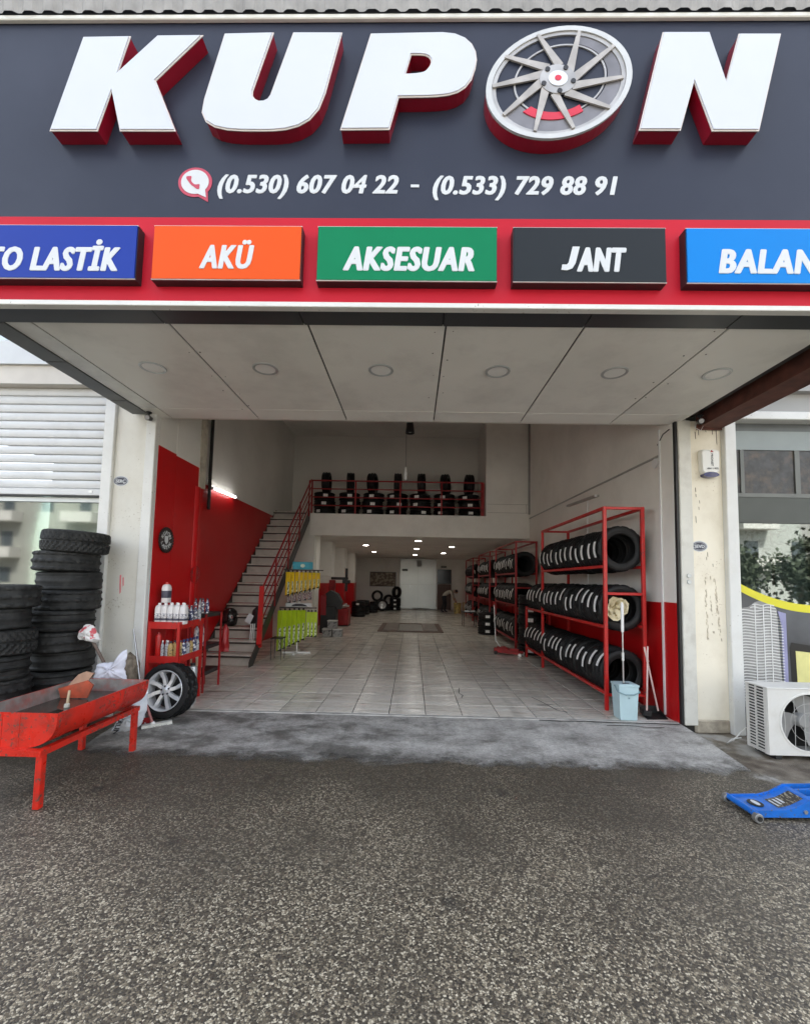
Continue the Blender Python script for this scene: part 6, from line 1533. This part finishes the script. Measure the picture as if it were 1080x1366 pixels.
# ------------------------------------------------------------------ mop bucket and mop, dustpan and brush (right of the entrance)
mbk = thing('mop_bucket', 'pale blue rectangular mop bucket in front of the rack', 'bucket', (2.645, 5.53, 0.0))
PBL = mat('pale_blue_plastic', (0.47, 0.63, 0.67), 0.38, var=0.04, vs=6)
PBG = mat('grey_blue_plastic', (0.22, 0.33, 0.37), 0.4, var=0.05)
bx = MB()
for z, w, d in ((0.002, .095, .085), (0.012, .100, .090), (0.40, .118, .105), (0.405, .124, .112), (0.425, .124, .112)):
    bx.v += [(-w, -d, z), (w, -d, z), (w, d, z), (-w, d, z)]
for i in range(4):
    for k in range(4): bx.f.append((i * 4 + k, i * 4 + (k + 1) % 4, i * 4 + 4 + (k + 1) % 4, i * 4 + 4 + k))
bx.f.append((0, 3, 2, 1))
bx.v += [(-.112, -.10, .425), (.112, -.10, .425), (.112, .10, .425), (-.112, .10, .425), (-.10, -.09, .36), (.10, -.09, .36), (.10, .09, .36), (-.10, .09, .36)]
for k in range(4): bx.f.append((16 + k, 16 + (k + 1) % 4, 20 + (k + 1) % 4, 20 + k)); bx.f.append((20 + k, 20 + (k + 1) % 4, 24 + (k + 1) % 4, 24 + k))
bx.f.append((24, 25, 26, 27))
bx.build('pail', PBL, mbk, local=True)
MB().bbox(-.108, .108, -.095, .095, .415, .432, .006).build('wringer_plate', PBL, mbk, local=True)
MB().box(-.05, .03, -.06, -.03, .433, .436).build('wringer_slot', BLACK, mbk, local=True)
MB().tube([(-.128, 0, .40), (-.132, -.10, .34), (-.05, -.128, .315), (.05, -.128, .315), (.132, -.10, .34), (.128, 0, .40)], 0.008, 6).build('handle', PBG, mbk, 50, local=True)
MB().lathe([(0, -.002), (.010, -.002), (.010, .004), (0, .004)], 10, (0, -.1045, .27), 'y').build('drain_plug', PBG, mbk, local=True)
mop = thing('flat_mop', 'flat mop with white grip standing in the pale blue bucket', 'mop', (2.63, 5.53, 0.3))
MB().tube([(2.63, 5.53, 0.37), (2.628, 5.53, 0.75), (2.627, 5.53, 1.10)], 0.010, 8).build('pole', STEEL, mop, 50)
MB().tube([(2.6285, 5.53, 0.70), (2.628, 5.53, 0.80)], 0.015, 8).build('clamp', ALU_W, mop, 50)
MB().tube([(2.627, 5.53, 1.05), (2.627, 5.53, 1.08), (2.626, 5.53, 1.38), (2.6255, 5.53, 1.42)], [0.015, 0.018, 0.019, 0.011], 10).build('grip', WHITE_P, mop, 50)
PNK = mat('pink_handle', (0.74, 0.56, 0.52), 0.45, var=0.05)
dp = thing('long_dustpan', 'long-handled black dustpan with pale pink stick by the red dado', 'dustpan', (3.08, 5.66, 0.0))
pm_ = MB(); pm_.add([(2.90, 5.50, 0.003), (3.16, 5.52, 0.003), (3.15, 5.74, 0.02), (2.93, 5.74, 0.02), (2.93, 5.74, 0.11), (3.15, 5.74, 0.11), (2.90, 5.50, 0.010), (3.16, 5.52, 0.010)], [(0, 1, 2, 3), (3, 2, 5, 4), (0, 3, 4, 6), (1, 7, 5, 2)])
pm_.build('pan', BLACK, dp)
MB().tube([(3.13, 5.68, 0.06), (2.985, 5.70, 0.83)], 0.011, 8).build('stick', PNK, dp, 50)
MB().tube([(2.993, 5.70, 0.79), (2.982, 5.70, 0.85)], 0.014, 8).build('hanger', PNK, dp, 50)
hb2 = thing('long_brush', 'long-handled hand brush with pale pink stick leaning on the dustpan', 'brush', (2.95, 5.62, 0.0))
MB().tube([(2.945, 5.60, 0.08), (3.02, 5.69, 0.86)], 0.011, 8).build('stick', PNK, hb2, 50)
MB().bbox(2.89, 3.0, 5.575, 5.625, 0.012, 0.085, 0.01).build('brush_head', BLACK, hb2)
MB().tube([(2.975, 5.60, 0.69), (2.95, 5.58, 0.69)], 0.012, 8).build('clip', PNK, hb2, 50)

# ------------------------------------------------------------------ air-conditioner outdoor unit (right)
ac = thing('air_conditioner', 'white air-conditioner outdoor unit below the right shop window', 'air conditioner', (4.05, 4.75, -0.1))
ACW = mat('ac_casing', (0.72, 0.71, 0.67), 0.42, var=0.04, vs=4, dirt=(0.42, 0.38, 0.31), dirt_amt=0.35, dirt_scale=4)
AX0, AX1, AY0, AY1, AZ0, AZ1 = 3.645, 4.46, 4.61, 4.90, -0.055, 0.605
FC, FR = (4.06, 0.275), 0.285
# front panel with a round hole
hole = [(FC[0] + FR * cos(2 * pi * k / 40), FC[1] + FR * sin(2 * pi * k / 40)) for k in range(40)]
plate(MB(), [[(AX0 + .005, AZ0), (AX1, AZ0), (AX1, AZ1 - .003), (AX0 + .005, AZ1 - .003)], hole], AY0, AY0 + 0.012).build('front_panel', ACW, ac)
part('top_cover', ACW, ac, (AX0 - .004, AX1 + .004, AY0 - .006, AY1 + .004, AZ1 - .002, AZ1 + .014), b=0.006)
part('rear_panel', ACW, ac, (AX0, AX1, AY1 - .01, AY1, AZ0, AZ1 - .003), (AX1 - .01, AX1, AY0 + .013, AY1 - .011, AZ0, AZ1 - .003), (AX0 + .01, AX1 - .011, AY0 + .013, AY1 - .011, AZ0, AZ0 + .012))
part('corner_post', ACW, ac, (AX0, AX0 + .012, AY0 + .013, AY0 + .05, AZ0, AZ1 - .003), (AX0, AX0 + .012, AY0 + .15, AY0 + .165, AZ0, AZ1 - .003), (AX0, AX0 + .012, AY1 - .035, AY1 - .011, AZ0, AZ1 - .003))
for k in range(21):
    z = AZ0 + 0.02 + k * 0.0305
    MB().box(AX0 + .001, AX0 + .009, AY0 + .0505, AY0 + .1495, z, z + .013).build('grille_slat', ACW, ac)
    MB().box(AX0 + .001, AX0 + .009, AY0 + .1655, AY1 - .0355, z, z + .013).build('grille_slat', ACW, ac)
part('coil', mat('coil_dark', (0.02, 0.02, 0.02), 0.6), ac, (AX0 + .02, AX0 + .03, AY0 + .02, AY1 - .02, AZ0 + .013, AZ1 - .01), (AX0 + .031, AX1 - .02, AY1 - .04, AY1 - .03, AZ0 + .013, AZ1 - .01))
FANG = mat('fan_grey', (0.30, 0.30, 0.29), 0.5, var=0.1)
for k in range(3):
    t0 = 2 * pi * k / 3 + 0.4; bl = MB(); npt = 8
    for i in range(npt + 1):
        t = t0 + 1.35 * i / npt
        for rr in (0.07, 0.16, 0.255):
            bl.v.append((FC[0] + rr * cos(t + (rr - .07) * 1.5), AY0 + 0.06 + 0.05 * i / npt, FC[1] + rr * sin(t + (rr - .07) * 1.5)))
    for i in range(npt):
        for j in range(2): bl.f.append((i * 3 + j, i * 3 + j + 1, i * 3 + j + 4, i * 3 + j + 3))
    bl.build('fan_blade', FANG, ac, 60)
MB().lathe([(0, .03), (.06, .03), (.072, .015), (.072, -.05), (0, -.05)], 24, (FC[0], AY0 + 0.075, FC[1]), 'y').build('fan_hub', FANG, ac, 40)
WIR = mat('grille_wire', (0.42, 0.41, 0.39), 0.45)
for rr in (0.10, 0.19):
    MB().tube([(FC[0] + rr * cos(2 * pi * k / 36), AY0 - 0.006, FC[1] + rr * sin(2 * pi * k / 36)) for k in range(37)], 0.0022, 4, False).build('grille_ring', WIR, ac)
for k in range(6):
    x = FC[0] - 0.25 + 0.10 * k; hh = sqrt(max(0, FR * FR - (x - FC[0]) ** 2))
    MB().tube([(x, AY0 - 0.003, FC[1] - hh), (x, AY0 - 0.010, FC[1]), (x, AY0 - 0.003, FC[1] + hh)], 0.003, 5).build('grille_wire', WIR, ac)
MB().lathe([(FR - .004, .004), (FR + .012, .004), (FR + .014, -.004), (FR - .004, -.008)], 40, (FC[0], AY0 - .002, FC[1]), 'y', closed=True).build('fan_ring', ACW, ac, 40)
for x in (3.75, 4.35): part('foot', BLACK, ac, (x - .03, x + .03, AY0 + .01, AY1 - .01, -0.099, AZ0 - .001))
pipe = tag(MB().tube([(3.70, 4.98, 0.1), (3.66, 5.02, 0.02), (3.60, 5.05, -0.07), (3.50, 5.0, -0.088), (3.66, 5.15, -0.088), (3.80, 5.2, -0.085)], 0.007, 8).build('drain_hose', ALU_W, None, 50), 'white drain hose trailing behind the air-conditioner', 'hose')

# ------------------------------------------------------------------ blue trolley jack at the right edge
BLU_M = mat('jack_blue', (0.012, 0.16, 0.62), 0.35, var=0.08, vs=6, dirt=(0.02, 0.06, 0.16), dirt_amt=0.5, dirt_scale=8, chips=(0.12, 0.12, 0.13), chip_scale=45, chip_thr=0.61)
bj = thing('blue_floor_jack', 'low blue trolley jack lying at the right edge of the pavement', 'jack', (2.56, 3.55, -0.1), (0, 0, radians(2)))
topp = [(0.03, 0.066), (0.26, 0.072), (0.34, 0.092), (0.46, 0.150), (0.70, 0.165), (0.70, 0.10), (0.03, 0.03)]
for s in (-1, 1):
    MB().prism([(0.03, 0.025), (0.75, 0.03), (0.75, 0.165), (0.46, 0.158), (0.34, 0.100), (0.26, 0.080), (0.03, 0.074)], s * 0.125 - .005, s * 0.125 + .005).build('side_plate', BLU_M, bj, local=True)
    MB().lathe([(0, -.02), (.030, -.02), (.034, -.016), (.034, .016), (.030, .02), (0, .02)], 20, (0.02, s * 0.152, 0.035), 'y').build('roller', mat('roller_steel', (0.34, 0.34, 0.33), 0.4, metal=0.6, var=0.2, vs=20), bj, 40, local=True)
    MB().lathe([(0, -.004), (.018, -.004), (.018, .004), (0, .004)], 16, (0.02, s * 0.152 + (-.022), 0.035), 'y').build('roller_cap', BLACK, bj, 40, local=True)
tp = MB(); pr = [(0.03, 0.060), (0.26, 0.066), (0.34, 0.086), (0.46, 0.142), (0.50, 0.1435)]
for x, z in pr: tp.v += [(x, -.1195, z), (x, .1195, z), (x, -.1195, z - .006), (x, .1195, z - .006)]
for i in range(4):
    a = i * 4; tp.f += [(a, a + 1, a + 5, a + 4), (a + 2, a + 6, a + 7, a + 3), (a, a + 4, a + 6, a + 2), (a + 1, a + 3, a + 7, a + 5)]
tp.f.append((0, 2, 3, 1)); tp.build('top_plate', BLU_M, bj, local=True)
MB().tube([(0.025, -.15, 0.050), (0.025, .15, 0.050)], 0.022, 10).build('front_tube', BLU_M, bj, 50, local=True)
MB().lathe([(0, .0), (.046, .0), (.046, .004), (.0, .004)], 24, (0.13, 0.0, 0.0655), sx=1.1, sy=1.25).build('emblem', BLACK, bj, local=True)
MB().lathe([(0, .0), (.034, .0), (.034, .002), (.0, .002)], 24, (0.13, 0.0, 0.0702), sx=.6, sy=1.25).build('emblem_print', PRW, bj, local=True)
zl = lambda x: 0.066 + (x - .26) / .08 * .020 if x < .34 else 0.086 + (x - .34) / .12 * .056
lb = MB()
for x in (0.25, 0.30, 0.34, 0.40, 0.445): lb.v += [(x, -.07, (zl(x) if x > .26 else .0658) + .0015), (x, .06, (zl(x) if x > .26 else .0658) + .0015)]
for i in range(4): lb.f.append((2 * i, 2 * i + 2, 2 * i + 3, 2 * i + 1))
lb.build('warning_label', mat_print('warning_print', (0.05, 0.045, 0.04), (0.30, 0.27, 0.2), (120, 26, 30), 0.54), bj, local=True)
for k in range(3): MB().box(.262 + k * .028, .282 + k * .028, -.05 + .01 * k, .04, .0705 + k * .008, .0725 + k * .008).build('label_lettering', PRW, bj, local=True)
MB().bar((0.72, 0, 0.10), (1.1, 0, 0.12), 0.14, 0.06).build('pump_block', BLU_M, bj, local=True)
for s in (-1, 1): MB().bar((0.47, s * .06, 0.118), (0.95, s * .05, 0.15), 0.022, 0.05).build('lift_arm', BLU_M, bj, local=True)
MB().box(0.05, 0.75, -.118, .118, 0.028, 0.034).build('bottom_plate', BLACK, bj, local=True)
MB().tube([(0.56, -.14, 0.10), (0.56, .14, 0.10)], 0.012, 8).build('pivot_pin', STEEL, bj, 50, local=True)
for s in (-1, 1): MB().lathe([(0, -.006), (.013, -.006), (.015, 0), (.015, .006), (0, .006)], 6, (0.40, s * .134, 0.07), 'y').build('bolt', STEEL, bj, local=True)
MB().box(.60, .66, -.1315, -.1305, .105, .115).build('side_print', PRW, bj, local=True)

# ------------------------------------------------------------------ stuck-on graphics of the right shop window
gr = thing('window_graphics', 'printed film with yellow curve and white high-rise tower on the right window', 'window graphic', (4.4, 5.44, 0.8))
def cz(x): return 1.735 - 0.60 * (x - 3.94) + 0.30 * (x - 3.94) ** 2
xx = [3.945 + 0.06 * i for i in range(22)]
plate(MB(), [[(x, cz(x) - .05) for x in xx] + [(xx[-1], -0.04), (3.945, -0.04)]], 5.445, 5.447).build('film', mat('film_grey', (0.075, 0.078, 0.085), 0.4, var=0.45, vs=2.0), gr)
plate(MB(), [[(x, cz(x)) for x in xx] + [(x, cz(x) - .095) for x in xx[::-1]]], 5.441, 5.4435).build('yellow_band', mat('band_yellow', (0.72, 0.66, 0.03), 0.4, var=0.04), gr)
plate(MB(), [[(4.46, 1.36), (4.57, 1.33), (4.57, 0.3), (4.50, 0.3)]], 5.4425, 5.4445).build('violet_strip', mat('violet_film', (0.30, 0.30, 0.48), 0.4), gr)
tow = plate(MB(), [[(4.01, 0.2), (4.01, 1.38), (4.12, 1.40), (4.20, 1.46), (4.30, 1.49), (4.40, 1.46), (4.47, 1.36), (4.51, 1.20), (4.52, 0.2)]], 5.4425, 5.4445).build('tower', mat('tower_grey', (0.30, 0.295, 0.285), 0.5, var=0.2, vs=9), gr)
TWW = mat('tower_white', (0.70, 0.70, 0.68), 0.5)
for k in range(34):
    z = 0.28 + k * 0.035
    xa, xb = 4.005, 4.53 if z < 1.15 else 4.53 - (z - 1.15) * 0.35
    if z > 1.40: xa, xb = 4.14 + (z - 1.40) * .8, 4.45 - (z - 1.40) * .6
    pts = [(xa + (xb - xa) * i / 8, z + 0.008 * sin(i * 1.4)) for i in range(9)]
    plate(MB(), [pts + [(p[0], p[1] - .011) for p in pts[::-1]]], 5.4395, 5.4418).build('balcony_line', TWW, tow)
for x in (4.19, 4.29, 4.38): plate(MB(), [[(x, 0.25), (x + .012, 0.25), (x + .012, 1.43), (x, 1.43)]], 5.4375, 5.439).build('tower_rib', TWW, tow)
ps = plate(MB(), [[(4.60, 0.92), (4.62, 0.98), (5.2, 0.90), (5.2, 0.30), (4.64, 0.38), (4.61, 0.42)]], 5.4415, 5.4445).build('black_frame', mat('frame_black', (0.012, 0.012, 0.012), 0.3), gr)
plate(MB(), [[(4.665, 0.88), (5.2, 0.83), (5.2, 0.38), (4.675, 0.46)]], 5.438, 5.441).build('yellow_panel', mat('pale_yellow', (0.68, 0.64, 0.26), 0.5), ps)

# plants behind the glass on the right
pt = thing('window_plant', 'wiry dark plant inside the right shop window', 'plant', (4.95, 6.1, 2.2))
MB().tube([(4.95, 6.1, 1.2), (4.97, 6.08, 2.0), (4.94, 6.1, 2.7)], [0.02, 0.016, 0.01], 6).build('stem', mat('plant_stem', (0.06, 0.045, 0.03), 0.8), pt, 50)
rl = random.Random(12); lm = MB()
for k in range(150):
    c = Vector((4.95 + rl.gauss(0, .16), 6.1 + rl.gauss(0, .1), rl.uniform(2.0, 2.75))); d = Vector((rl.uniform(-1, 1), rl.uniform(-1, 1), rl.uniform(-.6, .8))).normalized() * rl.uniform(.04, .08); n1 = d.cross(Vector((rl.random(), rl.random(), rl.random()))).normalized() * .018
    lm.add([c - d, c + n1, c + d, c - n1], [(0, 1, 2, 3)])
lm.build('leaves', mat('plant_leaf', (0.03, 0.04, 0.025), 0.6, var=0.4), pt)

# ------------------------------------------------------------------ across the street (seen as reflections in the shop windows)
def apartment(label, x0, x1, y, h, col, seed):
    t = thing('apartment_building', label, 'building', ((x0 + x1) / 2, y - 5, -0.1), group='apartment blocks across the street')
    wl = mat('apartment_wall_' + str(seed), col, 0.8, var=0.05, vs=.5)
    part('wall', wl, t, (x0, x1, y - 10, y, -0.1, h))
    part('parapet', wl, t, (x0 - .2, x1 + .2, y - 10.2, y + .2, h + .002, h + .6))
    gl = mat('apartment_window', (0.05, 0.06, 0.07), 0.15); bal = mat('balcony_grey', (0.50, 0.48, 0.45), 0.7)
    nx = int((x1 - x0) / 3.2); nz = int(h / 3.0)
    for j in range(nz):
        for i in range(nx):
            x = x0 + (i + .5) * (x1 - x0) / nx; z = 0.9 + j * 3.0
            part('window', gl, t, (x - .5, x + .5, y + .002, y + .03, z, z + 1.25))
            if (i + seed) % 2 == 0 and j: part('balcony', bal, t, (x - 1.3, x + 1.3, y + .031, y + 1.1, z - .95, z - .10))
apartment('long white apartment block across the street, reflected in the right window', 6, 34, -22, 15.5, (0.33, 0.33, 0.31), 1)
apartment('pale beige apartment block across the street, reflected in the left window', -36, -3, -25, 13.0, (0.26, 0.257, 0.23), 2)
def tree(label, x, y, h, seed):
    r = random.Random(seed); t = thing('street_tree', label, 'tree', (x, y, -0.1), group='trees across the street')
    MB().tube([(x, y, -.1), (x + .1, y, h * .3), (x, y + .1, h * .55)], [.18, .13, .07], 8).build('trunk', mat('bark', (0.09, 0.065, 0.045), 0.9, var=0.3), t, 50)
    m = MB()
    cl = [(Vector((x + r.gauss(0, h * .16), y + r.gauss(0, h * .13), h * .62 + r.gauss(0, h * .14))), r.uniform(.5, 1.0)) for _ in range(26)]
    for c, rr in cl:
        for _ in range(60):
            p = c + Vector((r.gauss(0, 1), r.gauss(0, 1), r.gauss(0, .8))) * rr * .5; a = Vector((r.uniform(-1, 1), r.uniform(-1, 1), r.uniform(-1, 1))).normalized() * .16; b = a.cross(Vector((r.random(), r.random(), r.random()))).normalized() * .10
            m.add([p - a, p + b, p + a, p - b], [(0, 1, 2, 3)])
    m.build('crown', mat('street_foliage', (0.035, 0.045, 0.022), 0.7, var=0.45, vs=2), t)
tree('bushy street tree in front of the white block, reflected in the right window', 17.6, -13, 4.0, 3)
tree('low dark street tree between the two others along the white block', 20.3, -12.4, 3.6, 9)
tree('taller street tree farther along the white block', 22.6, -14, 4.6, 5)
tree('street tree in front of the beige block, reflected in the left window', -16, -15, 5.0, 6)
